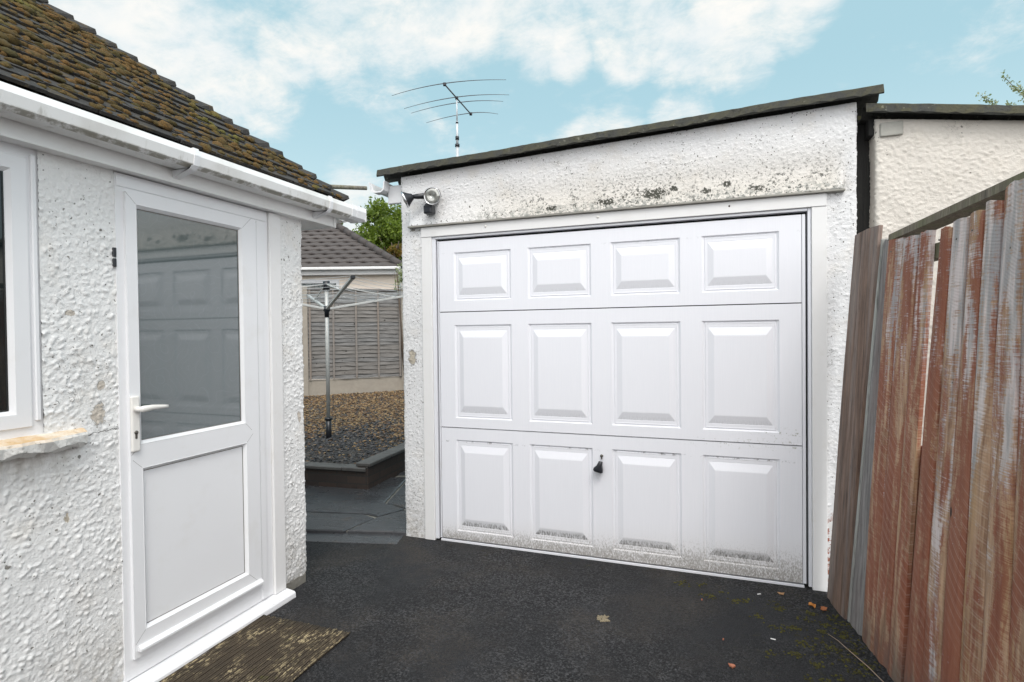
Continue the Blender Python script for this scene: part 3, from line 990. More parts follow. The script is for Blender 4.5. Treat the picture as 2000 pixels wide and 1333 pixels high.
# chippings
rs = np.random.RandomState(3)
N = 17000
vs, fs, cols = [], [], []
base8 = np.array([(1, 0, 0), (0, 1, 0), (-1, 0, 0), (0, -1, 0), (0, 0, 1), (0, 0, -1)], float)
f8 = [(0, 1, 4), (1, 2, 4), (2, 3, 4), (3, 0, 4), (1, 0, 5), (2, 1, 5), (3, 2, 5), (0, 3, 5)]
cnt = 0
allv, allf, allc = [], [], []
while cnt < N:
    x = rs.uniform(-7.6, -2.92)
    y = rs.uniform(.45, 6.4)
    # only where the gap between house and garage shows it
    rx, ry = x, y + 3.4345
    dep = -rx * syw * -1 * -1 if False else (-syw * rx + cyw * ry)
    lat = cyw * rx + syw * ry
    u = lat / dep * 1071 + 1000
    if not (520 < u < 830): continue
    if y < .53 + (x + 6.6) * .083 + .12: continue
    if x > -3.09 - (y - .9) * .065: continue
    # stay in front of the fence
    if (y - 4.945) - (x + 7.173) * .936 > -.05: continue
    near = 1 if dep < 6.2 else 0
    sz = rs.uniform(.010, .024) * (1 if near else 1.15)
    A = base8 * np.array([sz, sz * rs.uniform(.5, .9), sz * rs.uniform(.25, .5)]) * rs.uniform(.8, 1.2, (6, 1))
    a, b = rs.uniform(0, 6.28), rs.uniform(-.6, .6)
    ca, sa, cb, sb = math.cos(a), math.sin(a), math.cos(b), math.sin(b)
    Rm = np.array([[ca, -sa, 0], [sa, ca, 0], [0, 0, 1]]) @ np.array([[1, 0, 0], [0, cb, -sb], [0, sb, cb]])
    A = A @ Rm.T + np.array([x, y, .212 + .02 * rs.uniform() + .016 * max(0, dep - 4.6) ** 1.0])
    far = min(1, max(0, (dep - 6.1 + .5 * math.sin(x * 4 + y)) / 1.3))
    pr = .12 + .66 * far
    v = rs.uniform(.6, 1.0) if rs.uniform() < pr else rs.uniform(0, .6)
    allv.append(A)
    allf += [(cnt * 6 + i, cnt * 6 + j, cnt * 6 + k) for (i, j, k) in f8]
    allc += [v] * 8
    cnt += 1
mb = MB()
mb.v = [tuple(p) for p in np.concatenate(allv)]
mb.f = allf
mb.sm = [False] * len(allf)
mb.col = allc
tag(mb.build('gravel', M_CHIP), 'loose slate chippings with fallen brown leaves in the raised bed', 'gravel', kind='stuff')

# ------------------------------------------------------------------ GARAGE
garage = tag(empty('garage', (0, 0, 0)), 'white roughcast single garage with panelled up-and-over door and sloping cement sheet roof', 'garage')
GX0, GX1 = -2.075, 0.752
def roofz(x):           # underside line of the roof sheet along the front
    return 2.572 + (x - GX0) * .0375
pathf, cum = folded([(GX0, .30), (GX0, 0), (GX1, 0), (GX1, .30)])
HX0, HX1, HZ = -1.905, .602, 2.213
U = grid_lines(0, cum[-1], .0058, (cum[1], cum[2], cum[1] + (HX0 - GX0), cum[1] + (HX1 - GX0)))
Z = grid_lines(-.02, 2.70, .0058, (HZ,))
def gbase(UU, ZZ):
    xy, nn = pathf(UU)
    x = xy[..., 0]
    z = ZZ.copy()
    top = roofz(x)
    m = z > HZ
    z[m] = HZ + (z[m] - HZ) / (2.70 - HZ) * (top[m] - HZ)
    # bell-cast lip over the lintel
    inx = np.clip((x + 2.005) / .012, 0, 1) * np.clip((.692 - x) / .012, 0, 1)
    lip = np.clip(1 - (z - HZ) / .16, 0, 1) ** 1.6 * (z >= HZ - 1e-6) * inx * .034
    y = xy[..., 1] - lip * (np.abs(xy[..., 1]) < .06)
    P = np.stack([x, y, z], -1)
    Nn = np.stack([nn[..., 0], nn[..., 1], np.zeros_like(x)], -1)
    return P, Nn
u0 = cum[1] - GX0
rough_sheet('wall', M_GARWALL, garage, U, Z, gbase, [(u0 + HX0, u0 + HX1, -1, HZ)], dens=11000, rmin=.0025, rmax=.0075, hmul=.45, seed=5)
# the body behind the front
mb = MB()
mb.box(GX0 + .005, GX0 + .12, .25, 5.2, 0, 2.50)
mb.box(GX1 - .12, GX1 - .005, .25, 5.2, 0, 2.60)
mb.box(GX0 + .12, GX1 - .12, 5.05, 5.2, 0, 2.50)
mb.box(GX0 + .13, GX1 - .13, .25, .30, 2.16, 2.55)
recalc(mb.build('side_wall', M_GARWALL, garage))
# drip soffit of the lip
mb = MB()
mb.box(-2.003, .690, -.036, .02, 2.200, 2.2125, .003)
mb.box(-2.003, -1.92, .0, .02, 2.18, 2.20)
recalc(mb.build('lintel', m_simple('lintel_concrete', (0.30, 0.29, 0.26), 0.85, 0.6, 60, var=0.4), garage))

# roof: corrugated sheets, ridges run left-right down the slope
def sheet_profile(y0, y1, z0=0.0, amp=.045, pitch=.20):
    pts = [(y0, z0 - amp * 1.02), (y0 + .012, z0 - .004), (y0 + .020, z0)]
    y = y0 + .085
    while y < y1:
        pts += [(y, z0), (y + .028, z0 - amp), (y + .088, z0 - amp), (y + .116, z0)]
        y += pitch
    return pts
def corrugated(name, x0, x1, z0, z1, y0, y1, material, parent, amp=.045):
    pr = sheet_profile(y0, y1, amp=amp)
    th = .009
    mb = MB()
    nseg = max(3, int((x1 - x0) / .035))
    vs = []
    for i in range(nseg + 1):
        t = i / nseg
        x = x0 + (x1 - x0) * t
        z = z0 + (z1 - z0) * t + .002 * math.sin(t * 17) 
        for (y, dz) in pr:
            vs.append(Vector((x, y + random.uniform(-.002, .002), z + dz + (random.uniform(-.009, .005) if y == pr[0][0] else random.uniform(-.0015, .0015)))))
        for (y, dz) in pr:
            vs.append(Vector((x, y + (.006 if y == pr[0][0] else 0), z + dz - th)))
    k = len(pr)
    fs = []
    for i in range(nseg):
        a, b = i * 2 * k, (i + 1) * 2 * k
        for j in range(k - 1):
            fs.append((a + j, b + j, b + j + 1, a + j + 1))
            fs.append((a + k + j, a + k + j + 1, b + k + j + 1, b + k + j))
        fs.append((a, a + k, b + k, b))
    for a in (0, nseg * 2 * k):
        for j in range(k - 1):
            fs.append((a + j, a + j + 1, a + k + j + 1, a + k + j))
    mb.add(vs, fs)
    return recalc(mb.build(name, material, parent))
corrugated('roof', -2.235, .862, 2.632, 2.740, -.062, 5.3, M_SHEET, garage)
mb = MB()
for i in range(6):
    mb.box(-2.07 + .0, .75, .32 + i * .9, .37 + i * .9, 2.49, 2.57)
recalc(mb.build('rafter', M_RAIL, garage))

# door frame and trims
mb = MB()
mb.box(-1.907, -1.828, -.014, .03, .0, 2.128, .0025)
mb.box(.530, .604, -.014, .03, .0, 2.128, .0025)
mb.box(-1.907, .604, -.017, .03, 2.129, 2.199, .0025)
recalc(mb.build('trim_board', M_TRIM, garage))
mb = MB()
mb.box(-1.827, -1.800, -.004, .034, .012, 2.127, .002)
mb.box(.512, .529, -.004, .034, .012, 2.127, .002)
mb.box(-1.799, .511, -.006, .034, 2.112, 2.127, .002)
mb.box(-1.789, -1.780, .002, .02, .02, 2.098, .001)
mb.box(-1.79, .492, .004, .05, -.01, .014, .002)
recalc(mb.build('door_frame', M_FRAMEWHITE, garage))
mb = MB()
mb.box(-1.83, .532, .036, .045, 0, 2.14)  # near-black sheet, shade of the door gaps put into its colour
recalc(mb.build('door_shadow_gap', M_DARKGAP, garage))
mb = MB()
for (x, hole) in ((-1.415, 0), (-.655, 0), (.108, 1)):
    M = Matrix.Translation((x, -.017, 2.171)) @ Matrix.Rotation(rad(90), 4, 'X')
    if not hole:
        mb = MB()
        mb.lathe([(.008, -.001), (.0075, .003), (.004, .005), (0, .0055)], 12, M)
        recalc(mb.build('screw_cap', M_HANDLEW, garage))
mb = MB()
mb.lathe([(.006, -.001), (.005, .0015), (0, .0016)], 10, Matrix.Translation((.108, -.0172, 2.171)) @ Matrix.Rotation(rad(90), 4, 'X'))
mb.build('screw_hole', m_simple('rusty_hole', (0.06, 0.035, 0.02), .8), garage)

mb = MB()
DX0, DX1 = -1.776, .482
cols_ = [(-1.664, -1.245), (-1.128, -.706), (-.583, -.167), (-.046, .369)]
rows_ = [(.024, .797, .083, .716), (.803, 1.600, .868, 1.511), (1.606, 2.096, 1.680, 2.012)]
loops = [(.009, .004, -.0075), (.016, .010, -.0095), (.021, .014, -.0050), (.025, .021, -.006), (.031, .036, -.006), (.032, .037, -.0068), (.066, .084, .0040), (.071, .089, .0045)]
mp = lambda u, z, h: Vector((u, .004 - h, z))
for (a, b, c, d) in rows_:
    mb.sheet(DX0, DX1, a, b, [(x0, x1, c, d, loops, True) for (x0, x1) in cols_], mp)
    # folded edges of the pressing
    for (p, q, r, t) in ((DX0, DX1, a, a), (DX0, DX1, b, b)):
        mb.add([mp(p, r, 0), mp(q, r, 0), mp(q, r, -.02), mp(p, r, -.02)], [(0, 1, 2, 3)])
    for p in (DX0, DX1):
        mb.add([mp(p, a, 0), mp(p, b, 0), mp(p, b, -.03), mp(p, a, -.03)], [(0, 1, 2, 3)])
door = recalc(mb.build('door', M_GDOOR, garage))
mb = MB()
mb.box(DX1 + .002, DX1 + .019, .001, .03, .024, 2.096, .0015)
recalc(mb.build('edge_strip', M_FRAMEWHITE, door))
mb = MB()
M = Matrix.Translation((-.660, -.018, .604)) @ Matrix.Rotation(rad(14), 4, 'Y') @ Matrix.Diagonal((.98, 1, .95, 1))
prof = [(-.010, .042), (.012, .044), (.015, .034), (.018, .012), (.030, -.012), (.032, -.026), (.022, -.033), (-.024, -.033), (-.033, -.024), (-.031, -.010), (-.018, .010), (-.012, .030)]
k = len(prof)
vs = []
for (yy, sc) in ((.022, .78), (-.006, .90), (-.016, 1.0), (-.026, .95), (-.031, .75), (-.032, .3)):
    vs += [M @ Vector((p * sc, yy, q * sc)) for (p, q) in prof]
fs = []
for i in range(5):
    fs += [(i * k + j, i * k + (j + 1) % k, (i + 1) * k + (j + 1) % k, (i + 1) * k + j) for j in range(k)]
fs += [tuple(range(k)), tuple(5 * k + j for j in range(k))]
mb.add(vs, fs, True)
recalc(mb.build('handle', M_BLACK, door))
mb = MB()
Mk = Matrix.Translation((-.6475, -.004, .672)) @ Matrix.Rotation(rad(90), 4, 'X')
mb.lathe([(.0095, -.002), (.009, .004), (.006, .005), (0, .005)], 16, Mk)
mb.box(-.6515, -.6435, -.008, .0, .650, .668, .002)
recalc(mb.build('lock', M_KEY, door))

# gutter on the low side of the garage
GP = [(-2.215, 2.500), (-2.225, 2.450), (-2.245, 2.435), (-2.300, 2.435), (-2.325, 2.450), (-2.335, 2.500), (-2.330, 2.500), (-2.320, 2.453), (-2.298, 2.440), (-2.247, 2.440), (-2.230, 2.453), (-2.220, 2.500)]
GP = [(a + .03, b + .045) for (a, b) in GP]
mb = MB()
mb.prism(GP, 'y', -.02, 5.2)
gg = recalc(mb.build('gutter', M_TRIM, garage))
mb = MB()
mb.prism([(a, b) for (a, b) in [(-2.178, 2.55), (-2.188, 2.486), (-2.212, 2.470), (-2.270, 2.470), (-2.300, 2.486), (-2.312, 2.55), (-2.305, 2.55), (-2.29, 2.49), (-2.27, 2.48), (-2.212, 2.48), (-2.196, 2.49), (-2.186, 2.55)]], 'y', -.045, .02)
mb.box(-2.20, -2.085, .03, .06, 2.40, 2.53, .004)
recalc(mb.build('gutter_bracket', M_UPVC, gg))

# ------------------------------------------------------------------ security light
sl = tag(empty('security_light', (-1.815, 0, 2.40)), 'black twin-lamp security light with motion sensor on the garage corner wall', 'outdoor light')
mb = MB()
M = Matrix.Translation((.010, -.002, .018)) @ Matrix.Rotation(rad(90), 4, 'X')
mb.lathe([(.052, -.003), (.052, .022), (.047, .034), (.030, .040), (0, .041)], 28, M)
recalc(mb.build('mount', M_BLACK, sl))
def lamp_head(pos, dirv, arm_from):
    d = Vector(dirv).normalized()
    M = Matrix.Translation(pos) @ d.to_track_quat('Z', 'Y').to_matrix().to_4x4()
    mb = MB()
    mb.lathe([(.010, -.062), (.020, -.060), (.026, -.048), (.038, -.030), (.053, -.012), (.056, -.004)], 30, M)
    p = M @ Vector((0, 0, -.055))
    mb.tube([arm_from, Vector(arm_from).lerp(p, .25), Vector(arm_from).lerp(p, .6), p], [.014, .020, .019, .013], 14)
    h = recalc(mb.build('lamp_head', M_BLACK, sl))
    mb = MB()
    mb.lathe([(.050, -.010), (.058, -.008), (.060, .0), (.058, .005), (.053, .003), (.050, -.004)], 32, M)
    recalc(mb.build('rim', M_CHROME, h))
    mb = MB()
    mb.lathe([(.054, -.002), (.045, .004), (.030, .008), (.028, .006), (.015, .010), (.013, .004), (0, .004)], 32, M)
    recalc(mb.build('lens', M_LENS, h))
lamp_head((.058, -.125, -.018), (.12, -1, -.12), (.014, -.03, .01))
lamp_head((-.158, -.115, -.022), (-.86, -.42, -.42), (-.02, -.03, .012))
mb = MB()
mb.tube([(.012, -.02, -.02), (.010, -.045, -.055)], [.014, .013], 12)
mb.box(-.033, .033, -.085, -.025, -.122, -.062, .008, None, 2)
mb.prism([(-.086, -.062), (-.03, -.062), (-.04, -.045), (-.06, -.045)], 'x', -.022, .022)
s_ = recalc(mb.build('sensor', M_BLACK, sl))
mb = MB()
mb.box(-.026, .024, -.090, -.083, -.114, -.078, .003)
recalc(mb.build('sensor_window', M_BLACKG, s_))

# ------------------------------------------------------------------ HOUSE
W = -2.2465
house = tag(empty('white_bungalow', (W, -.82, 0)), 'white roughcast bungalow with mossy tiled roof, glazed back door and white gutter', 'house')
def hp(o):      # children are modelled in world metres
    o.location = (-W, .82, 0)
    return o
pathh, cumh = folded([(W, -3.6), (W, -.82), (W - .35, -.82)])
FIN = 3.6 - 2.75
def u_of(y): return y + 3.6
U = np.concatenate([np.arange(0, u_of(-2.55), .03), grid_lines(u_of(-2.55), cumh[-1], .0048, (u_of(-1.898), u_of(-1.09), u_of(-2.163), cumh[1]))])
Z = grid_lines(-.02, 2.14, .0048, (.055, 1.10))
def hbase(UU, ZZ):
    xy, nn = pathh(UU)
    z = ZZ
    # the coat bellies slightly above the plinth
    off = -.012 * np.clip(1 - (z - .03) / .07, 0, 1)
    x = xy[..., 0] + nn[..., 0] * off
    y = xy[..., 1] + nn[..., 1] * off
    return np.stack([x, y, z], -1), np.stack([nn[..., 0], nn[..., 1], np.zeros_like(z)], -1)
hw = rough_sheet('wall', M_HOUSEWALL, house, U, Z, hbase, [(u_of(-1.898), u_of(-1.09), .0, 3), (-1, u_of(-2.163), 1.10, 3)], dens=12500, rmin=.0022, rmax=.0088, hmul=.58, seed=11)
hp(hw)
mb = MB()
mb.box(-9, W - .34, -.98, -.825, 0, 2.14)
mb.box(W - .25, W - .02, -3.6, -3.5, 0, 2.14)
mb.box(W - .28, W - .012, -7, -3.59, 0, 2.14)
mb.box(-9, W - .3, -7, -6.9, 0, 2.14)
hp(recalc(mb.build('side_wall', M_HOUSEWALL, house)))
mb = MB()
mb.box(W - .3, W - .004, -.992, -.826, -.02, .055, .004)
hp(recalc(mb.build('plinth', M_PLINTH, house)))
# dark room behind door and window
mb = MB()
mb.box(W - .30, W - .15, -3.5, -.95, 0, 2.13)
hp(recalc(mb.build('inner_wall', M_DARKGAP, house)))

# ---- back door
def mpx(xf):
    return lambda u, z, h: Vector((xf + h, u, z))
mb = MB()
F0, F1, FZ0, FZ1 = -1.898, -1.094, .05, 2.116
L0, L1, LZ0, LZ1 = -1.866, -1.188, .128, 2.045
mb.sheet(F0, F1, FZ0, FZ1, [(L0 + .002, L1 - .002, LZ0 + .002, LZ1 - .002, [(.001, .001, -.05)], False)], mpx(W + .006))
for (p, q, r, t) in ((F0, F0, FZ0, FZ1), (F1, F1, FZ0, FZ1), (F0, F1, FZ1, FZ1), (F0, F1, FZ0, FZ0)):
    mb.add([(W + .006, p, r), (W + .006, q, t), (W - .06, q, t), (W - .06, p, r)], [(0, 1, 2, 3)])
# outer step of the frame, head add-on and right-hand stop
mb.box(W + .0045, W + .013, L1 + .012, -1.140, .055, 2.055, .003)
mb.box(W + .0045, W + .010, F0 + .004, -1.10, 2.062, 2.108, .003)
fr = hp(recalc(mb.build('door_frame', M_UPVC, house)))
mb = MB()
bev = [(.002, .002, .001), (.014, .014, -.012), (.016, .016, -.018)]
gl_ = (-1.811 - .014, -1.289 + .014, 1.020 - .014, 1.988 + .014)
pn_ = (-1.807 - .012, -1.281 + .012, .242 - .012, .897 + .012)
mpl = mpx(W + .020)
mb.sheet(L0, L1, LZ0, LZ1, [gl_ + (bev, False), pn_ + (bev, False)], mpl)
for (p, q, r, t) in ((L0, L0, LZ0, LZ1), (L1, L1, LZ0, LZ1), (L0, L1, LZ1, LZ1), (L0, L1, LZ0, LZ0)):
    mb.add([(W + .020, p, r), (W + .020, q, t), (W - .03, q, t), (W - .03, p, r)], [(0, 1, 2, 3)])
# raised line round the leaf and mitre seams are slight steps
dr = hp(recalc(mb.build('door', M_UPVC, house)))
def sub(mbx, name, material, par):
    o = recalc(mbx.build(name, material, par))
    return o
mb = MB()
mb.box(W + .0030, W + .0036, gl_[0] - .01 + .014, gl_[1] + .01 - .014, 1.01, 2.0)
sub(mb, 'glass', M_GLASSOBS, dr)
mb = MB()
mb.box(W + .0015, W + .0045, pn_[0], pn_[1], pn_[2], pn_[3])
sub(mb, 'lower_panel', M_UPVC, dr)
# gasket lines
mb = MB()
for (a, b, c, d) in (gl_, pn_):
    a, b, c, d = a + .0158, b - .0158, c + .0158, d - .0158
    e = .0022
    xx = (W + .0040, W + .0066)
    mb.box(*xx, a, b, d - e, d)
    mb.box(*xx, b - e, b, c, d - e)
    mb.box(*xx, a, b, c, c + e)
def seam(y, z, L, ang):
    M = Matrix.Translation((W + .0201, y, z)) @ Matrix.Rotation(ang, 4, 'X')
    mb.box(0, .0004, 0, L, -.0005, .0005, 0, M)
seam(gl_[0], gl_[3], .060, rad(135)); seam(gl_[1], gl_[3], .085, rad(45))
seam(gl_[0], gl_[2], .055, rad(225)); seam(gl_[1], gl_[2], .055, rad(-45))
seam(pn_[0], pn_[3], .055, rad(135)); seam(pn_[1], pn_[3], .055, rad(45))
seam(pn_[0], pn_[2], .060, rad(225)); seam(pn_[1], pn_[2], .085, rad(-45))
sub(mb, 'gasket', m_simple('grey_gasket', (0.20, 0.19, 0.18), .7), dr)
mb = MB()
mb.prism([(W + .0205, .178), (W + .026, .178), (W + .040, .166), (W + .040, .157), (W + .0205, .157)], 'y', L0 + .012, L1 - .006)
sub(mb, 'rain_deflector', M_UPVC, dr)
mb = MB()
mb.box(W + .0205, W + .034, -1.868, -1.832, .982, 1.212, .007, None, 3)
hd = sub(mb, 'handle', M_HANDLEW, dr)
mb = MB()
mb.tube([(W + .030, -1.850, 1.158), (W + .052, -1.850, 1.158), (W + .062, -1.843, 1.158)], [.012, .0115, .010], 16)
mb.tube([(W + .058, -1.853, 1.158), (W + .063, -1.840, 1.158), (W + .062, -1.80, 1.160), (W + .060, -1.745, 1.157), (W + .058, -1.728, 1.156)], [.010, .0135, .011, .0075, .006], 14, sx=.8)
for q in mb.v[:0]: pass
sub(mb, 'lever', M_HANDLEW, dr)
mb = MB()
mb.lathe([(.0085, -.002), (.008, .002), (0, .0025)], 16, Matrix.Translation((W + .034, -1.851, 1.062)) @ Matrix.Rotation(rad(90), 4, 'Y'))
mb.box(W + .033, W + .036, -1.8555, -1.8465, 1.036, 1.058, .002)
sub(mb, 'lock', M_KEY, dr)
mb = MB()
mb.box(W + .002, W + .012, -1.912, -1.899, 1.735, 1.768, .002)
mb.box(W + .002, W + .012, -1.912, -1.899, 1.775, 1.812, .002)
hp(recalc(mb.build('hinge_cover', M_BLACK, house)))
# sill
mb = MB()
mb.prism([(W - .05, -.005), (W + .075, -.005), (W + .078, .004), (W + .076, .026), (W + .070, .034), (W - .05, .052)], 'y', -1.935, -1.005)
hp(recalc(mb.build('door_sill', M_UPVC, house)))
# trim board right of the door
mb = MB()
mb.box(W - .02, W + .020, -1.092, -1.012, .044, 2.117, .003)
hp(recalc(mb.build('trim_board', M_TRIM, house)))

# ---- window at the left edge
mb = MB()
wf = (-3.25, -2.160, 1.108, 2.122)
mb.sheet(wf[0], wf[1], wf[2], wf[3], [(-3.20, -2.195, 1.140, 2.085, [(.004, .004, .008), (.05, .05, .008), (.062, .062, -.006), (.066, .066, -.012)], False)], mpx(W - .004))
for (p, q, r, t) in ((wf[0], wf[0], wf[2], wf[3]), (wf[1], wf[1], wf[2], wf[3]), (wf[0], wf[1], wf[3], wf[3]), (wf[0], wf[1], wf[2], wf[2])):
    mb.add([(W - .004, p, r), (W - .004, q, t), (W - .08, q, t), (W - .08, p, r)], [(0, 1, 2, 3)])
mb.box(W - .010, W + .006, -2.186, -2.170, 1.16, 2.10, .003)
win = hp(recalc(mb.build('window', M_UPVC, house)))
mb = MB()
mb.box(W - .016, W - .012, -3.2, -2.23, 1.17, 2.05)
sub(mb, 'pane', M_GLASS, win)
mb = MB()
e0 = -2.195 - .066
mb.box(W - .0118, W - .010, e0 - .003, e0, 1.206, 2.02)
mb.box(W - .0118, W - .010, -3.1, e0 - .0032, 1.206, 1.209)
sub(mb, 'gasket', M_SEAL, win)
mb = MB()
ys = np.linspace(-3.4, -2.035, 60)
vs = []
for i, y in enumerate(ys):
    n1_ = .004 * math.sin(i * 1.7) + random.uniform(-.003, .003)
    n2_ = .006 * math.sin(i * .9 + 1) + random.uniform(-.004, .004)
    e = 1.0 if i < 55 else 1 - (i - 54) * .10
    vs += [Vector((W - .03, y, 1.112)), Vector((W + .010, y, 1.110)), Vector((W + (.060 + n1_) * e, y, 1.098)), Vector((W + (.068 + n1_) * e, y, 1.088)), Vector((W + (.064 + n2_) * e, y, 1.060 + n2_)), Vector((W + (.040 + n2_) * e, y, 1.046 + n1_)), Vector((W - .03, y, 1.040))]
fs = []
for i in range(59):
    fs += [(i * 7 + j, i * 7 + j + 1, (i + 1) * 7 + j + 1, (i + 1) * 7 + j) for j in range(6)]
fs += [tuple(range(7)), tuple(59 * 7 + j for j in range(7))]
mb.add(vs, fs)
hp(recalc(mb.build('window_sill', M_SILL, house)))

# ---- eaves
FX = W + .060
mb = MB()
mb.box(FX - .018, FX, -6.5, -.587, 2.119, 2.245, .002)
mb.box(FX, FX + .004, -6.5, -.612, 2.119, 2.126, .001)
mb.box(-9, FX - .019, -.605, -.587, 2.119, 2.245, .002)
mb.box(FX - .03, FX + .004, -.612, -.583, 2.117, 2.249, .003)
hp(recalc(mb.build('fascia', M_FASCIA, house)))
mb = MB()
mb.box(W - .1, FX - .019, -6.5, -.606, 2.121, 2.127)
mb.box(-9, W - .101, -.95, -.606, 2.121, 2.127)
hp(recalc(mb.build('soffit', M_FASCIA, house)))
def gprof(e=0.0):
    return [(-2.181, 2.250), (-2.181 - e, 2.190 - e), (-2.168, 2.176 - e), (-2.098, 2.176 - e), (-2.076 + e, 2.190 - e), (-2.068 + e, 2.228), (-2.078 + e, 2.256 + e), (-2.084, 2.256 + e), (-2.075, 2.227), (-2.082, 2.194), (-2.100, 2.181), (-2.166, 2.181), (-2.176, 2.192), (-2.177, 2.250)]
mb = MB()
mb.prism(gprof(), 'y', -6.4, -.555)
gt = hp(recalc(mb.build('gutter', M_GUTTER, house)))
mb = MB()
mb.prism([(q, z) for (q, z) in [(-.40 + .003, z0) if False else (y_, z_) for (y_, z_) in [(x + 2.068 - .435, z) for (x, z) in gprof()]]], 'x', -9.0, -2.20)
hp(recalc(mb.build('rear_gutter', M_GUTTER, house)))
mb = MB()
mb.prism(gprof(.004), 'y', -.575, -.552)
mb.prism(gprof(.002), 'y', -.5515, -.530)
mb.prism(gprof(.0045), 'y', -.5295, -.438)
mb.box(-2.19, -2.066, -.4378, -.432, 2.174, 2.258, .002)
sub(mb, 'corner_piece', M_UPVC, gt)
for yb in (-1.665, -.775, -2.9):
    mb = MB()
    mb.prism(gprof(.0045), 'y', yb - .013, yb + .013)
    mb.prism([(-2.186, 2.172), (-2.186, 2.140), (-2.165, 2.148), (-2.090, 2.168), (-2.075, 2.184), (-2.085, 2.1715)], 'y', yb - .022, yb + .012)
    sub(mb, 'gutter_bracket', M_UPVC, gt)

# ---- tiled roof: plain tiles in courses, cut to the hip
EX, EY, EZ, TN = -2.12, -.588, 2.262, .825
gauge = .064
th_ = math.atan(TN)
nrm = Vector((math.sin(th_), 0, math.cos(th_)))
mb = MB()
rr = random.Random(4)
for k in range(34):
    s = gauge * k
    yhi = EY - s - .015
    y = yhi - (.04 if k % 2 else .12) + .02 * rr.random()
    ylim = -4.6
    top = yhi
    while top > ylim:
        bot = y
        a, b = top - .0015, bot + .0015
        lift = .020 + rr.uniform(-.003, .004)
        t = .013 + rr.uniform(-.001, .002)
        jit = rr.uniform(-.006, .006) - (.018 if rr.random() < .03 else 0)
        P0 = Vector((EX - s + .006 + jit, 0, EZ + (s - .006 - jit) * TN))
        P1 = Vector((EX - s - .125, 0, EZ + (s + .125) * TN))
        q = []
        for (P_, lf) in ((P0, lift), (P1, .001)):
            for yy in (a, b):
                cam_ = .003 if yy == a else -.0
                for tt in (0, t):
                    v = P_ + nrm * (lf + tt)
                    q.append(Vector((v.x, yy, v.z)))
        fs = [(0, 1, 3, 2), (4, 6, 7, 5), (0, 4, 5, 1), (2, 3, 7, 6), (0, 2, 6, 4), (1, 5, 7, 3)]
        mb.add(q, fs, False, rr.random())
        top = y
        y -= .165 + rr.uniform(-.004, .004)
# sheathing below and the other slopes
s = gauge * 34
mb.add([(EX - 0, -7, EZ), (EX, EY, EZ), (EX - 4, EY - 4, EZ + 4 * TN), (EX - 4, -7, EZ + 4 * TN)], [(0, 1, 2, 3)], False, .4)
mb.add([(EX, EY, EZ), (-9, EY, EZ), (-9, EY - 4, EZ + 4 * TN), (EX - 4, EY - 4, EZ + 4 * TN)], [(0, 1, 2, 3)], False, .4)
mb.add([(EX - 4, -7, EZ + 4 * TN), (EX - 4, EY - 4, EZ + 4 * TN), (-9, EY - 4, EZ + 4 * TN), (-9, -7, EZ + 4 * TN)], [(0, 1, 2, 3)], False, .4)
roof = hp(recalc(mb.build('roof', M_TILE, house)))
# bonnet tiles on the hip
mb = MB()
for k in range(34):
    s = gauge * k
    def hipx(ss, w, lift):
        H = Vector((EX - ss, EY - ss, EZ + ss * TN))
        return [H + Vector((0, -w, lift * .5)), H + Vector((.004, -w * .45, lift * .8)), H + Vector((.003, .003, lift + .010)), H + Vector((-w * .45, .004, lift * .8)), H + Vector((-w, 0, lift * .5))]
    jit = rr.uniform(-.006, .006)
    w0 = .125 + rr.uniform(-.015, .02)
    A = hipx(s - .018 + jit, w0, .034 + rr.uniform(-.004, .006))
    A2 = hipx(s - .014 + jit, w0, .055 + rr.uniform(-.004, .006))
    B = hipx(s + .060, .10, .030)
    vs = A + A2 + B
    fs = [(i, i + 1, 5 + i + 1, 5 + i) for i in range(4)] + [(5 + i, 5 + i + 1, 10 + i + 1, 10 + i) for i in range(4)] + [(0, 5, 10), (4, 14, 9)]
    mb.add(vs, fs, False, rr.random())
sub(mb, 'hip_tile', M_TILE, roof)
# moss cushions
mb = MB()
ico = bmesh.new()
bmesh.ops.create_icosphere(ico, subdivisions=2, radius=1)
iv = np.array([v.co[:] for v in ico.verts])
ico.verts.index_update()
ifc = [tuple(v.index for v in f.verts) for f in ico.faces]
ico.free()
rs = np.random.RandomState(21)
nm_ = 0
vsA, fsA, cA = [], [], []
nv = len(iv)
sl_dir = np.array([-math.cos(th_), 0, math.sin(th_)])
nr = np.array(nrm[:])
tries = 0
while nm_ < 4800 and tries < 60000:
    tries += 1
    s = rs.uniform(0, 1.75)
    y = rs.uniform(-3.2, EY - s)
    # patchy, heavier up the slope and to the near side
    d = .5 + .28 * math.sin(s * 7 + 2.1 * math.sin(y * 3.3)) + .25 * math.sin(y * 8.3 + s * 5) + .22 * min(1, s / .3) - .12
    if rs.uniform() > d: continue
    kf = s / gauge
    s = (math.floor(kf) + (rs.uniform(0.0, .22) if rs.uniform() < .6 else rs.uniform())) * gauge
    if s < .02 and rs.uniform() < .6: continue
    frac = (s / gauge) % 1
    lift = .033 - frac * .010
    r = rs.uniform(.006, .016) * (1.5 if rs.uniform() < .12 else 1)
    if y > EY - s: continue
    c0 = np.array([EX - s, y, EZ + s * TN]) + nr * lift
    sc = np.array([r * rs.uniform(1.0, 1.9), r * rs.uniform(.8, 1.3), r * rs.uniform(.55, .9)])
    J = 1 + .22 * rs.uniform(-1, 1, (nv, 1))
    q = iv * J
    pts = q[:, 1:2] * sc[0] * np.array([[0, 1, 0]]) + q[:, 0:1] * sc[1] * sl_dir + q[:, 2:3] * sc[2] * nr + c0
    vsA.append(pts)
    fsA += [(nm_ * nv + a, nm_ * nv + b, nm_ * nv + c) for (a, b, c) in ifc]
    cA += [rs.uniform()] * len(ifc)
    nm_ += 1
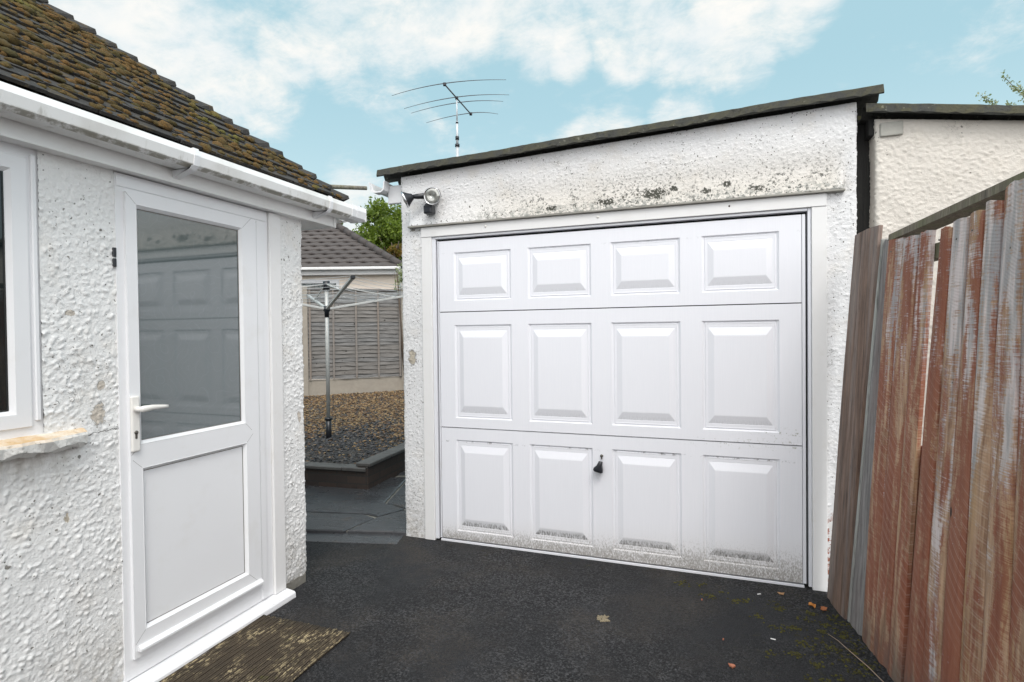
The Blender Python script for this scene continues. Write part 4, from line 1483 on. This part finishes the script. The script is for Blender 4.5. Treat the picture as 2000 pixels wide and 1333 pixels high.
mb.v = [tuple(p) for p in np.concatenate(vsA)]
mb.f = fsA
mb.sm = [True] * len(fsA)
mb.col = cA
ms_ = mb.build('moss', M_MOSS, roof)
ms_['kind'] = 'stuff'

# ------------------------------------------------------------------ mossy pole beyond the roof corner
pl = tag(empty('mossy_pole', (-4.4, 1.40, 0)), 'mossy grey timber pole sticking out behind the bungalow roof corner', 'pole')
mb = MB()
mb.tube([(-.3, -.06, 3.10), (.2, .06, 3.09), (.5, .16, 3.075), (.875, .30, 3.055)], [.026, .024, .024, .021], 10)
recalc(mb.build('arm', M_OLDPOLE, pl))
mb = MB()
mb.box(-.28, -.20, -.10, -.02, 0, 3.08, .006)
recalc(mb.build('post', M_OLDPOLE, pl))

# ------------------------------------------------------------------ NEIGHBOUR garage on the right
nb = tag(empty('neighbour_garage', (.84, 0, 0)), 'cream roughcast neighbouring garage with mossy cement roof behind the red fence', 'garage')
NX0, NX1 = .842, 3.6
pathn, cumn = folded([(NX0, .5), (NX0, .02), (NX1, .02)])
U = np.concatenate([grid_lines(0, cumn[1] + .95, .0065, (cumn[1],)), np.arange(cumn[1] + .98, cumn[-1], .03)])
Z = grid_lines(-.02, 2.60, .0065, ())
def nbase(UU, ZZ):
    xy, nn = pathn(UU)
    top = 2.58 - (xy[..., 0] - NX0) * .155
    z = ZZ / 2.60 * top
    return np.stack([xy[..., 0], xy[..., 1], z], -1), np.stack([nn[..., 0], nn[..., 1], np.zeros_like(z)], -1)
o = rough_sheet('wall', M_CREAM, nb, U, Z, nbase, [], dens=14000, rmin=.003, rmax=.0090, hmul=.5, seed=31)
o.location = (-.84, 0, 0)
mb = MB()
mb.box(NX0 + .01, NX0 + .15, .45, 5, 0, 2.4)
mb.box(NX0 + .16, NX1, 4.9, 5, 0, 2.1)
o = recalc(mb.build('side_wall', M_CREAM, nb)); o.location = (-.84, 0, 0)
o = corrugated('roof', .785, 3.75, 2.655, 2.165, -.045, 5.2, M_SHEET2, nb); o.location = (-.84, 0, 0)
mb = MB()
mb.box(.815, .848, .04, 4.9, 2.50, 2.60, .004)
o = recalc(mb.build('side_fascia', M_GAPSHADE, nb)); o.location = (-.84, 0, 0)
mb = MB()
mb.box(.757, .845, .13, .16, 0, 2.62)  # added board closing the gap, its black stands in for shade
o = recalc(mb.build('gap_shade_board', M_GAPSHADE, nb)); o.location = (-.84, 0, 0)
mb = MB()
mb.box(.86, .965, .005, .03, 2.478, 2.552, .006, None, 2)
o = recalc(mb.build('wall_plate', m_simple('bare_block', (0.42, 0.41, 0.37), .85, .6, 60, var=.2), nb)); o.location = (-.84, 0, 0)

# ------------------------------------------------------------------ leaning fence on the right
fence = tag(empty('leaning_fence', (.60, -.10, 0)), 'leaning fence of weathered red wide boards and a grey end board along the drive', 'fence')
FN = Vector((-1, -.15, .06)).normalized()
FD = Vector((.15, -1, 0)).normalized()
def fp(y, z, off=0.0):
    return Vector((.585 - .15 * y + .06 * z, y, z)) + FN * off
def board(name, material, yb0, yb1, yt0, yt1, z0, z1, off=0.0, th=.018, bow=.006, ragged=.006, label=None, z0b=None, twist=0.0):
    nz, nw = 26, 5
    rr2 = random.Random(hash((round(yb0 * 1000), round(yt0 * 1000))) % 9999)
    ph = rr2.uniform(0, 6)
    tops = [z1 + rr2.uniform(-ragged, ragged) for _ in range(nw + 1)]
    bots = [z0 + (0 if z0b is None else (z0b - z0) * j / nw) + rr2.uniform(-.008, .008) for j in range(nw + 1)]
    vs = []
    for side in (0, 1):
        for i in range(nz + 1):
            t = i / nz
            for j in range(nw + 1):
                q = j / nw
                z = bots[j] + (tops[j] - bots[j]) * t
                ya = yb0 + (yt0 - yb0) * t + .0025 * math.sin(t * 9 + ph)
                yb = yb1 + (yt1 - yb1) * t + .0025 * math.sin(t * 7 + ph * 2)
                y = ya + (yb - ya) * q
                cup = -.003 * (2 * q - 1) ** 2 + bow * math.sin(t * 3.1) * .5 + twist * (q - .5) * (t - .3)
                edge = -.003 if (j in (0, nw)) else 0
                o_ = off + cup + (edge if side == 0 else -th)
                vs.append(fp(y, z, o_))
    k = (nz + 1) * (nw + 1)
    fs = []
    idx = lambda s_, i, j: s_ * k + i * (nw + 1) + j
    for i in range(nz):
        for j in range(nw):
            fs.append((idx(0, i, j), idx(0, i, j + 1), idx(0, i + 1, j + 1), idx(0, i + 1, j)))
            fs.append((idx(1, i, j), idx(1, i + 1, j), idx(1, i + 1, j + 1), idx(1, i, j + 1)))
        for j in (0, nw):
            fs.append((idx(0, i, j), idx(0, i + 1, j), idx(1, i + 1, j), idx(1, i, j)))
    for j in range(nw):
        for i in (0, nz):
            fs.append((idx(0, i, j), idx(0, i, j + 1), idx(1, i, j + 1), idx(1, i, j)))
    mb = MB()
    mb.add(vs, fs)
    o = recalc(mb.build(name, material, fence))
    o.location = (-.60, .10, 0)
    if label: o['label'] = label
    return o
board('board', M_GREYBOARD, -.072, -.305, -.120, -.392, .0, 1.945, .012, .020, label='unpainted grey-brown end board')
board('post', M_PALESTRIP, -.318, -.338, -.405, -.422, .0, 1.872, .0, .05, ragged=.004, label='pale weathered fence post edge')
board('post', M_GREYPOST, -.339, -.470, -.423, -.472, .0, 1.862, -.002, .05, ragged=.004, label='silvery grey fence post')
RB = [(-.476, -.600, -.476, -.598, 1.850), (-.602, -.722, -.600, -.750, 1.838), (-.724, -.842, -.752, -.830, 1.842),
      (-.868, -.985, -.898, -.963, 1.830), (-.987, -1.100, -.965, -1.062, 1.845), (-1.102, -1.208, -1.064, -1.152, 1.850),
      (-1.210, -1.318, -1.154, -1.232, 1.868), (-1.320, -1.440, -1.234, -1.330, 1.905), (-1.442, -1.560, -1.332, -1.440, 1.900)]
y0_, yt_ = -1.562, -1.442
while y0_ > -3.3:
    w_ = random.uniform(.10, .125)
    RB.append((y0_, y0_ - w_ + .003, yt_, yt_ - w_ - .008 + .003, 1.90 + random.uniform(-.02, .02)))
    y0_ -= w_
    yt_ -= w_ + .008
for i, (a, b, c, d, zt) in enumerate(RB):
    board('board', M_RED, a, b, c, d, .0, zt, (.002 if i % 2 else .0) + random.uniform(-.002, .002), .018, twist=random.uniform(-.014, .014))
board('board', M_RED, -.80, -.94, -.815, -.955, .0, .985, -.022, .016, label='tan board behind the gap')
mb = MB()
def railbox(y0, y1, z0a, z1a, z0b, z1b, o0, o1):
    vs = [fp(y0, z0a, o0), fp(y0, z1a, o0), fp(y0, z1a, o1), fp(y0, z0a, o1), fp(y1, z0b, o0), fp(y1, z1b, o0), fp(y1, z1b, o1), fp(y1, z0b, o1)]
    mb.add(vs, [(0, 1, 2, 3), (4, 7, 6, 5), (0, 4, 5, 1), (1, 5, 6, 2), (2, 6, 7, 3), (3, 7, 4, 0)])
railbox(-.47, -3.3, 1.855, 1.885, 1.995, 2.03, -.005, -.085)
o = recalc(mb.build('rail', M_RAIL, fence)); o.location = (-.60, .10, 0)
mb = MB()
railbox(-.47, -3.3, 1.725, 1.785, 1.76, 1.82, -.024, -.064)
o = recalc(mb.build('rail', M_RAIL, fence)); o.location = (-.60, .10, 0)
mb = MB()
railbox(-.47, -3.3, .32, .38, .32, .38, -.045, -.09)
o = recalc(mb.build('rail', M_RAIL, fence)); o.location = (-.60, .10, 0)
mb = MB()
for (y, z) in ((-.90, 1.79), (-1.012, 1.775), (-1.10, 1.79), (-1.053, 1.257), (-.52, 1.80), (-.78, .98), (-1.3, 1.7)):
    p = fp(y, z, .002)
    M = Matrix.Translation(p - Vector((.60, -.10, 0))) @ FN.to_track_quat('Z', 'Y').to_matrix().to_4x4()
    mb = MB()
    mb.lathe([(.0035, -.004), (.0035, .002), (0, .0025)], 8, M)
    recalc(mb.build('nail', M_KEY, fence))

# ------------------------------------------------------------------ doormat
dm = tag(empty('doormat', (-1.92, -1.6, 0)), 'worn brown ribbed doormat with pale debris on the tarmac by the door', 'doormat')
mb = MB()
x = -2.185
i = 0
rr3 = random.Random(9)
while x < -1.645:
    w_ = .0085
    pts = []
    y1_ = -1.232 + rr3.uniform(-.004, .004)
    for k in range(15):
        y = y1_ - k * .058
        pts.append((x + 1.92 + .003 * math.sin(k * .7 + i * .05) + .05 * (y + 1.23) * -.12, y + 1.6, .0125 + .0012 * math.sin(k + i * 2.3)))
    mb.tube(pts, .0046, 6)
    x += w_ + .0042
    i += 1
recalc(mb.build('rib_surface', M_MAT, dm))
mb = MB()
mb.box(-.268, .270, -.44, .364, .001, .0085, .002)
recalc(mb.build('backing', m_simple('mat_backing', (0.03, 0.022, 0.014), .9), dm))

# ------------------------------------------------------------------ rotary dryer
D0 = Vector((-4.19, 1.837, 0))
dry = tag(empty('rotary_dryer', D0), 'open rotary clothes dryer with grey pole standing in the gravel bed', 'clothes dryer')
mb = MB()
mb.tube([(0, 0, .46), (0, 0, 2.03)], .021, 12)
recalc(mb.build('pole', M_ALU, dry))
mb = MB()
mb.tube([(0, 0, .2), (0, 0, .47)], [.030, .034], 14)
mb.tube([(0, 0, .47), (0, 0, .49)], [.044, .044], 14)
recalc(mb.build('ground_socket', M_BLACK, dry))
mb = MB()
mb.tube([(0, 0, 1.66), (0, 0, 1.72), (0, 0, 1.74), (0, 0, 1.79)], [.025, .027, .042, .036], 12)
recalc(mb.build('hub', M_BLACK, dry))
mb = MB()
mb.tube([(0, 0, 1.98), (0, 0, 2.08)], [.038, .038], 12)
recalc(mb.build('hub', M_BLACK, dry))
lat = Vector((cyw, syw, 0))
dpt = Vector((-syw, cyw, 0))
phi = rad(29)
dirs = [lat * math.sin(phi) - dpt * math.cos(phi), lat * math.cos(phi) + dpt * math.sin(phi)]
dirs += [-dirs[0], -dirs[1]]
tips = []
RA = 1.33
for i, d in enumerate(dirs):
    a = Vector((0, 0, 1.76)) + d * .03
    b = Vector((0, 0, 2.00)) + d * RA
    tips.append((a, b))
    mb = MB()
    L = (b - a).length
    q = (b - a).normalized().to_track_quat('Z', 'Y').to_matrix().to_4x4()
    M = Matrix.Translation(a) @ q
    mb.box(-.017, .017, -.013, .013, 0, L, .003, M)
    arm = recalc(mb.build('arm', M_ALU, dry))
    mb = MB()
    mb.box(-.020, .020, -.016, .016, L - .02, L + .015, .004, M)
    recalc(mb.build('end_cap', M_BLACK, arm))
    mb = MB()
    c0 = Vector((0, 0, 2.04)) + d * .03
    c1 = a.lerp(b, .62)
    M = Matrix.Translation(c0) @ (c1 - c0).normalized().to_track_quat('Z', 'Y').to_matrix().to_4x4()
    mb.box(-.008, .008, -.006, .006, 0, (c1 - c0).length, .002, M)
    recalc(mb.build('strut', M_ALU, arm))
mb = MB()
for t in (.42, .52, .62, .72, .82, .91, .985):
    for i in range(4):
        p = tips[i][0].lerp(tips[i][1], t) + Vector((0, 0, .018))
        q = tips[(i + 1) % 4][0].lerp(tips[(i + 1) % 4][1], t) + Vector((0, 0, .018))
        mid = (p + q) / 2 - Vector((0, 0, .022))
        mb.tube([p, p.lerp(mid, .5) - Vector((0, 0, .007)), mid, q.lerp(mid, .5) - Vector((0, 0, .007)), q], .0022, 4)
ln = recalc(mb.build('drying_line', M_WIRE, dry))

# ------------------------------------------------------------------ back fence
A_ = Vector((-7.173, 4.945, 0))
B_ = Vector((-5.824, 6.208, 0))
fd = (B_ - A_).normalized()
bf = tag(empty('back_fence', A_, math.atan2(fd.y, fd.x)), 'grey waney-lap panel fence on a concrete gravel board behind the dryer', 'fence')
mb = MB()
mb.box(-4, 4.2, .0, .05, .1, .60, .004)
recalc(mb.build('gravel_board', M_CONC, bf))
for px_ in (-1.86, .005, 1.87, 3.74):
    mb = MB()
    mb.box(px_ - .05, px_ + .05, -.03, .07, .1, 2.38, .006)
    recalc(mb.build('concrete_post', M_CONC, bf))
rr4 = random.Random(2)
for p0 in (-1.80, .055, 1.92):
    mb = MB()
    z = .612
    L = 1.765
    while z < 2.26:
        h = .092 + rr4.uniform(-.012, .012)
        n = 22
        vs = []
        ph = rr4.uniform(0, 9)
        for i in range(n + 1):
            x = p0 + L * i / n
            wv = .005 * math.sin(i * .45 + ph) + .003 * math.sin(i * 1.3 + ph * 2)
            bl = .016 + .006 * math.sin(i * .9 + ph)
            vs += [(x, -.004, z + h + .02), (x, -.004 - bl * .6, z + h * .5), (x, -.006 - bl, z + wv), (x, .002, z + wv + .001)]
        fs = []
        for i in range(n):
            fs += [(i * 4 + j, i * 4 + j + 1, i * 4 + 5 + j, i * 4 + 4 + j) for j in range(3)]
        mb.add(vs, fs, False, rr4.random())
        z += h * .86
    pan = mb.build('fence_panel', M_LAP, bf)
    mb = MB()
    mb.box(p0, p0 + L, -.035, .01, 2.31, 2.335, .003)
    recalc(mb.build('capping', M_LAP, pan))
    for k in range(5):
        x = p0 + .02 + (L - .075) * k / 4
        mb = MB()
        mb.box(x, x + .036, -.046, -.030, .615, 2.305, .003)
        recalc(mb.build('batten', M_BATTEN, pan))

# ------------------------------------------------------------------ far bungalow (local: x to the right of the view, y away)
def camlocal(depth, px_, py_=None):
    """lateral metres and height at a given depth for reading positions off the survey"""
    return (px_ - 1000) * depth / 1071.35
FB = CAM + Vector((-syw, cyw, 0)) * 12.0
far = tag(empty('cream_bungalow', (FB.x, FB.y, 0), YAW), 'cream bungalow with brown tiled hipped roof beyond the back fence', 'house')
mb = MB()
mb.box(-12, -2.50, .14, .45, 0, 2.80)
mb.box(-2.64, -2.50, .45, 6, 0, 2.80)
M_CREAM2 = m_simple('cream_render', (0.84, 0.74, 0.64), .8, .5, 50, var=.06)
recalc(mb.build('wall', M_CREAM2, far))
ev, rise = 2.93, 1.35
run = 2.15
mb = MB()
# pantile field: wavy courses on the front slope
ncr = 11
for k in range(ncr):
    t0, t1 = k / ncr, (k + 1) / ncr + .012
    y0f, y1f = -.02 + run * t0, -.02 + run * t1
    z0f, z1f = ev + rise * t0, ev + rise * t1
    xr = -2.42 - run * .98 * t0
    n = int((xr + 7.0) / .05)
    vs = []
    for i in range(n + 1):
        x = xr - i * .05
        wz = .010 * math.sin(i * .05 / .30 * 2 * math.pi) + .003 * math.sin(i * .05 / .15 * 2 * math.pi)
        vs += [(x, y0f + .03, z0f + .004), (x, y0f - .035, z0f + .002 + wz), (x, y0f - .035, z0f + .030 + wz), (x, y1f, z1f + .004 + wz)]
    fs = []
    for i in range(n):
        fs += [(i * 4 + j, i * 4 + j + 1, i * 4 + 5 + j, i * 4 + 4 + j) for j in range(3)]
    mb.add(vs, fs, False, rr4.random())
mb.add([(-2.42, -.02, ev), (-2.42 - run, -.02 + run, ev + rise), (-2.42 - run, 5, ev + rise), (-2.42, 7, ev)], [(0, 1, 2, 3)], False, .3)
mb.add([(-12, -.02, ev), (-2.42, -.02, ev), (-2.42 - run, -.02 + run, ev + rise), (-12, -.02 + run, ev + rise)], [(0, 1, 2, 3)], False, .3)
mb.add([(-12, -.02 + run, ev + rise), (-2.42 - run, -.02 + run, ev + rise), (-2.42 - run, 5, ev), (-12, 5, ev)], [(0, 1, 2, 3)], False, .3)
rf = mb.build('roof', M_FARTILE, far)
mb = MB()
h0, h1 = Vector((-2.40, -.03, ev + .03)), Vector((-2.42 - run, -.02 + run, ev + rise + .05))
nseg = 9
for k in range(nseg):
    a, b = h0.lerp(h1, k / nseg), h0.lerp(h1, (k + 1.08) / nseg)
    mb.tube([a, b], [.090, .078], 12)
recalc(mb.build('hip_tile', M_FARTILE, rf))
mb = MB()
for k in range(20):
    x = -2.42 - run - k * .45
    mb.tube([(x, -.02 + run, ev + rise + .04), (x - .47, -.02 + run, ev + rise + .04)], [.11, .10], 12)
recalc(mb.build('ridge_tile', M_FARTILE, rf))
mb = MB()
mb.box(-12, -2.40, -.14, -.02, 2.865, 2.925, .012, None, 2)
mb.box(-12, -2.42, -.02, .0, 2.765, 2.870, .003)
mb.box(-12, -2.45, .0, .14, 2.765, 2.775, .002)
fg = recalc(mb.build('gutter', M_TRIM, far))
mb = MB()
mb.tube([(-2.42, -.07, 2.87), (-2.42, -.03, 2.75), (-2.46, .08, 2.62), (-2.46, .08, 0)], .034, 10)
recalc(mb.build('downpipe', M_TRIM, far))
mb = MB()
mb.sheet(-5.0, -3.80, 1.6, 2.68, [(-4.93, -3.87, 1.66, 2.60, [(.01, .01, -.03)], False)], lambda u, z, h: Vector((u, .125 - h, z)))
mb.box(-5.0, -3.80, .127, .14, 2.672, 2.68)
mb.box(-3.806, -3.80, .127, .14, 1.6, 2.67)
fw_ = recalc(mb.build('window', M_UPVC, far))
mb = MB()
mb.box(-4.95, -3.85, .128, .136, 1.64, 2.62)
recalc(mb.build('pane', M_GLASSNET, fw_))

# ------------------------------------------------------------------ trees
def leaves(mb, rs, center, rad3, n, size, clumps=40, shell=.2, flat=.0):
    c = np.array(center)
    R = np.array(rad3)
    cc = rs.normal(size=(clumps, 3))
    cc /= np.linalg.norm(cc, axis=1)[:, None]
    cc *= rs.uniform(shell, 1.0, (clumps, 1))
    cr_ = rs.uniform(.16, .34, clumps)
    for i in range(n):
        k = rs.randint(clumps)
        d = rs.normal(size=3)
        d /= np.linalg.norm(d)
        p = c + (cc[k] + d * cr_[k] * rs.uniform(.3, 1) ** .5) * R
        a = rs.normal(size=3)
        a /= np.linalg.norm(a)
        b = np.cross(a, rs.normal(size=3))
        b /= np.linalg.norm(b)
        s = size * rs.uniform(.6, 1.3)
        v = [p - a * s, p + b * s * .45, p + a * s, p - b * s * .45]
        mb.add(v, [(0, 1, 2, 3)], False, float(np.clip(rs.normal(.45, .22), 0, 1)))


def tree(name, label, base, top, crown_c, crown_r, n, size, material, seed, clumps=60, group=None):
    rs = np.random.RandomState(seed)
    t = tag(empty(name, base), label, 'tree', group)
    bz = Vector(base)
    cc = Vector(crown_c) - bz
    mb = MB()
    mb.tube([(0, 0, -.1), (.05, .02, cc.z * .4), (cc.x * .6, cc.y * .6, cc.z * .8), tuple(cc + Vector((0, 0, crown_r[2] * .4)))], [.20, .15, .10, .03], 10)
    for i in range(9):
        a = rs.uniform(0, 6.28)
        st = Vector((cc.x * .6, cc.y * .6, cc.z * rs.uniform(.5, .95)))
        en = cc + Vector((math.cos(a) * crown_r[0] * .8, math.sin(a) * crown_r[1] * .8, rs.uniform(-.3, .8) * crown_r[2]))
        mb.tube([st, st.lerp(en, .5) + Vector((0, 0, .1)), en], [.06, .035, .012], 6)
    recalc(mb.build('trunk', M_BARK, t))
    mb = MB()
    leaves(mb, rs, cc, crown_r, n, size, clumps)
    mb.build('crown', material, t)
    return t


def vloc(depth, px_, py_):
    v = fw + rt * ((px_ - 1000) / 1071.35) - up * ((py_ - 666.5) / 1071.35)
    return CAM + v * depth
p = vloc(21, 775, 478)
tree('broadleaf_tree', 'large bright green broadleaf tree rising behind the cream bungalow', (p.x, p.y, 0), 0, p, (1.75, 1.75, 1.62), 24000, .075, M_LEAF, 5, 130)
p = vloc(19, 775, 490)
tree('autumn_tree', 'small orange tinged tree in front of the big green tree', (p.x, p.y, 0), 0, p, (.42, .42, .42), 1600, .05, M_LEAFO, 8, 25)
p = vloc(24, 640, 425)
tree('broadleaf_tree', 'sparse green tree just showing over the bungalow hip', (p.x, p.y, 0), 0, p, (.9, .9, .55), 1500, .07, M_LEAF, 12, 25)
p = vloc(11.0, 792, 552)
sh = tag(empty('shrub', (p.x, p.y, 0)), 'pale flowering shrub beside the far downpipe', 'shrub')
mb = MB()
rs = np.random.RandomState(4)
for i in range(7):
    a = rs.uniform(0, 6.28)
    mb.tube([(0, 0, .2), (math.cos(a) * .1, math.sin(a) * .1, 1.2), (math.cos(a) * .22, math.sin(a) * .22, p.z + .2)], [.02, .014, .006], 5)
recalc(mb.build('stem', M_BARK, sh))
mb = MB()
leaves(mb, rs, (0, 0, p.z), (.28, .28, .42), 900, .03, 25)
mb.build('foliage', M_LEAFW, sh)

# flowering branch at the top right
q0 = vloc(6, 2120, 330)
tw = tag(empty('flowering_shrub', (q0.x, q0.y, 0)), 'tall pale-leaved shrub whose twigs rise over the neighbouring roof', 'shrub')
rs = np.random.RandomState(9)
mbs, mbl = MB(), MB()
root = Vector((0, 0, q0.z))
mbs.tube([(0, 0, 0), (.03, 0, q0.z * .6), root], [.05, .035, .02], 8)
tips_px = [(1958, 148), (1915, 186), (1990, 170), (1975, 205), (2010, 150), (2040, 190), (2070, 140)]
for (a, b) in tips_px:
    e = vloc(6 + rs.uniform(-.2, .2), a, b) - Vector((q0.x, q0.y, 0))
    mid = root.lerp(e, .6) + Vector((rs.uniform(-.05, .05), 0, .05))
    mbs.tube([root, mid, e], [.012, .006, .002], 5)
    for k in range(200):
        t = rs.uniform(.45, 1.02)
        base_ = (root.lerp(mid, t / .6) if t < .6 else mid.lerp(e, (t - .6) / .4))
        p = np.array(base_[:]) + rs.normal(size=3) * .018
        A = rs.normal(size=3); A /= np.linalg.norm(A)
        B = np.cross(A, rs.normal(size=3)); B /= np.linalg.norm(B)
        s = rs.uniform(.009, .021)
        mbl.add([p - A * s, p + B * s * .6, p + A * s, p - B * s * .6], [(0, 1, 2, 3)], False, float(rs.uniform(0, 1)))
recalc(mbs.build('stem', M_BARK, tw))
mbl.build('foliage', M_LEAFW, tw)

# ------------------------------------------------------------------ radio antenna behind the garage
an0 = CAM + Vector((-syw, cyw, 0)) * 13.0 + Vector((cyw, syw, 0)) * (-102 * 13 / 1071.35)
ant = tag(empty('radio_antenna', (an0.x, an0.y, 0), YAW), 'large four element radio antenna on a tall white mast behind the garage', 'antenna')
ZB = 7.0
mb = MB()
mb.tube([(0, 0, 0), (0, 0, 3.0), (0, 0, 5.9)], [.05, .045, .036], 10)
mb.tube([(0, 0, 5.85), (0, 0, 6.45)], [.030, .028], 10)
mb.tube([(0, 0, 6.4), (0, 0, ZB + .04)], [.018, .016], 8)
recalc(mb.build('mast', M_MAST, ant))
mb = MB()
for (za, zb, rr_) in ((5.86, 5.92, .055), (6.02, 6.10, .045), (6.40, 6.44, .032)):
    mb = MB()
    mb.tube([(0, 0, za), (0, 0, zb)], [rr_, rr_], 10)
    recalc(mb.build('mast_clamp', M_BLACK, ant))
ba = rad(15.4)
bd = Vector((math.sin(ba), math.cos(ba), 0))
ed = Vector((math.cos(ba), -math.sin(ba), 0))
mb = MB()
mb.tube([Vector((0, 0, ZB)) - bd * .74, Vector((0, 0, ZB)) + bd * .98], .016, 8)
recalc(mb.build('boom', M_ANT, ant))
mb = MB()
for t in (-.74, 0, .98):
    c = Vector((0, 0, ZB)) + bd * t
    mb = MB()
    mb.box(c.x - .035, c.x + .035, c.y - .03, c.y + .03, c.z - .03, c.z + .035, .006)
    recalc(mb.build('boom_bracket', M_BLACK, ant))
for (t, l, r) in ((-.74, 1.30, 1.42), (0, 1.36, 1.28), (.30, 1.32, 1.05), (.98, 1.22, .72)):
    c = Vector((0, 0, ZB + .025)) + bd * t
    mb = MB()
    pts, rad_ = [], []
    for k in range(-8, 9):
        f_ = k / 8
        x = f_ * (r if f_ > 0 else l)
        pts.append(c + ed * x - Vector((0, 0, .11 * f_ * f_)))
        rad_.append(.0105 - .006 * abs(f_))
    mb.tube(pts, rad_, 6)
    recalc(mb.build('element', M_ANT, ant))

# ------------------------------------------------------------------ small things on the tarmac
def leaf_thing(name, label, cat, loc, size, material, seed, thick=.003, curl=.3, group=None):
    rs = random.Random(seed)
    n = 12
    mb = MB()
    ring = []
    for i in range(n):
        a = 2 * math.pi * i / n
        r = size * rs.uniform(.55, 1.05) * (1.25 if i % 4 == 0 else .85)
        ring.append(Vector((r * math.cos(a), r * .7 * math.sin(a), .002 + curl * abs(math.sin(a * 1.5 + seed)) * size * .5)))
    vs = [Vector((0, 0, .002 + thick))] + [v + Vector((0, 0, thick)) for v in ring] + [Vector((v.x * .9, v.y * .9, max(0.0005, v.z - .001))) for v in ring]
    fs = [(0, 1 + i, 1 + (i + 1) % n) for i in range(n)] + [(1 + i, 1 + n + i, 1 + n + (i + 1) % n, 1 + (i + 1) % n) for i in range(n)]
    mb.add(vs, fs)
    o = recalc(mb.build(name, material))
    o.location = loc
    o.rotation_euler = (0, 0, rs.uniform(0, 6))
    return tag(o, label, cat, group)
leaf_thing('fallen_leaf', 'curled brown-orange leaf on tarmac nearest the foot of the grey end board', 'leaf', (.545, -.236, 0), .030, M_FALLEN, 1, group='fallen leaves on the tarmac')
leaf_thing('fallen_leaf', 'bright orange crumpled leaf just below the right door post', 'leaf', (.497, -.222, 0), .030, m_simple('orange_leaf', (0.50, 0.20, 0.04), .7, var=.3), 3, curl=.9, group='fallen leaves on the tarmac')
leaf_thing('fallen_leaf', 'small tan leaf lying under the right corner of the garage door', 'leaf', (.36, -.125, 0), .020, m_simple('tan_leaf', (0.42, 0.24, 0.12), .7, var=.3), 5, curl=.5, group='fallen leaves on the tarmac')
leaf_thing('stone_chip', 'flat pinkish red stone chip alone on the tarmac near the bottom edge', 'stone', (.081, -.908, 0), .022, M_STONE, 7, .006, .1)
leaf_thing('stone_chip', 'tiny red stone chip between garage door and larger red chip', 'stone', (-.05, -.33, 0), .007, M_STONE, 8, .005, .1)
leaf_thing('stone_chip', 'tiny pink stone chip in the middle of the drive right half', 'stone', (.05, -.70, 0), .007, M_STONE, 9, .004, .1)
# pale crusted spot
mb = MB()
rs = random.Random(5)
for i in range(60):
    a, r = rs.uniform(0, 6.28), rs.uniform(0, 1) ** .6
    x, y = r * .036 * math.cos(a), r * .026 * math.sin(a)
    s = rs.uniform(.003, .006)
    mb.box(x - s, x + s, y - s * .7, y + s * .7, .001, .0035 + rs.uniform(0, .0025), 0, Matrix.Rotation(rs.uniform(0, 3), 4, 'Z'))
o = recalc(mb.build('pale_crust', m_simple('pale_crust', (0.25, 0.21, 0.14), .9, var=.5)))
o.location = (-.517, -.694, 0)
tag(o, 'small pale crusty spot of dried mortar on the tarmac', 'mortar spot')
for (x, y, r, lab) in ((.245, -.160, .6, 'tiny white paint flake close under the garage door right half'), (.27, -.62, -.2, 'tiny white paint flake on open tarmac left of the dry twig')):
    mb = MB()
    mb.box(-.011, .011, -.0035, .0035, .0005, .0035, .001)
    o = recalc(mb.build('paint_flake', M_TRIM))
    o.location = (x, y, 0)
    o.rotation_euler = (0, 0, r)
    tag(o, lab, 'paint flake')
mb = MB()
mb.tube([(.519, -.492, .004), (.550, -.555, .010), (.583, -.626, .006), (.628, -.735, .008), (.662, -.83, .004), (.67, -.90, .004)], [.0012, .0015, .0018, .0019, .002, .002], 5)
tag(recalc(mb.build('dry_twig', m_simple('dry_twig', (0.36, 0.27, 0.20), .8))), 'thin dry curved twig on the tarmac at the foot of the fence', 'twig')
# moss tufts growing from the tarmac
rs = np.random.RandomState(17)
vsA, fsA, cA = [], [], []
k = 0
cl = [(.53, -.40), (.58, -.50), (.50, -.47), (.60, -.62), (.40, -.62), (.46, -.55), (.12, -.28), (.30, -.24), (.17, -.26), (.05, -.20), (-.02, -.27), (.30, -.50), (.33, -.30), (.55, -.70), (.43, -.78), (.22, -.42), (.61, -.36), (.48, -.30), (-.15, -.16), (-.05, -.14), (.50, -.85), (.35, -.72), (.60, -.45), (.56, -.33), (.63, -.55), (.64, -.72), (.58, -.78), (.52, -.62), (.47, -.68), (.41, -.90), (.55, -.92), (.62, -.88), (.38, -.48), (.44, -.38), (.25, -.75), (.57, -.27)]
for (cx, cyy) in cl:
    n = rs.randint(10, 34)
    w_ = rs.uniform(.008, .022)
    for i in range(n):
        c0 = np.array([cx + rs.normal() * w_ * 1.3, cyy + rs.normal() * w_, .001])
        r = rs.uniform(.0025, .0065)
        q = iv * (1 + .25 * rs.uniform(-1, 1, (nv, 1))) * np.array([r, r, r * .6]) + c0
        vsA.append(q)
        fsA += [(k * nv + a, k * nv + b, k * nv + c) for (a, b, c) in ifc]
        cA += [rs.uniform()] * len(ifc)
        k += 1
mb = MB()
mb.v = [tuple(p) for p in np.concatenate(vsA)]
mb.f = fsA
mb.sm = [True] * len(fsA)
mb.col = cA
m, g = mat('ground_moss')
g.bsdf(g.mix(g.n('Attribute', attribute_name='rnd').outputs['Fac'], (0.035, 0.030, 0.008), (0.09, 0.085, 0.012)), .95, g.bump(g.noise(g.tc(), 300, 3), .8, .004))
tag(mb.build('moss_tufts', m), 'dark green moss tufts scattered on the tarmac near the fence', 'moss', kind='stuff')
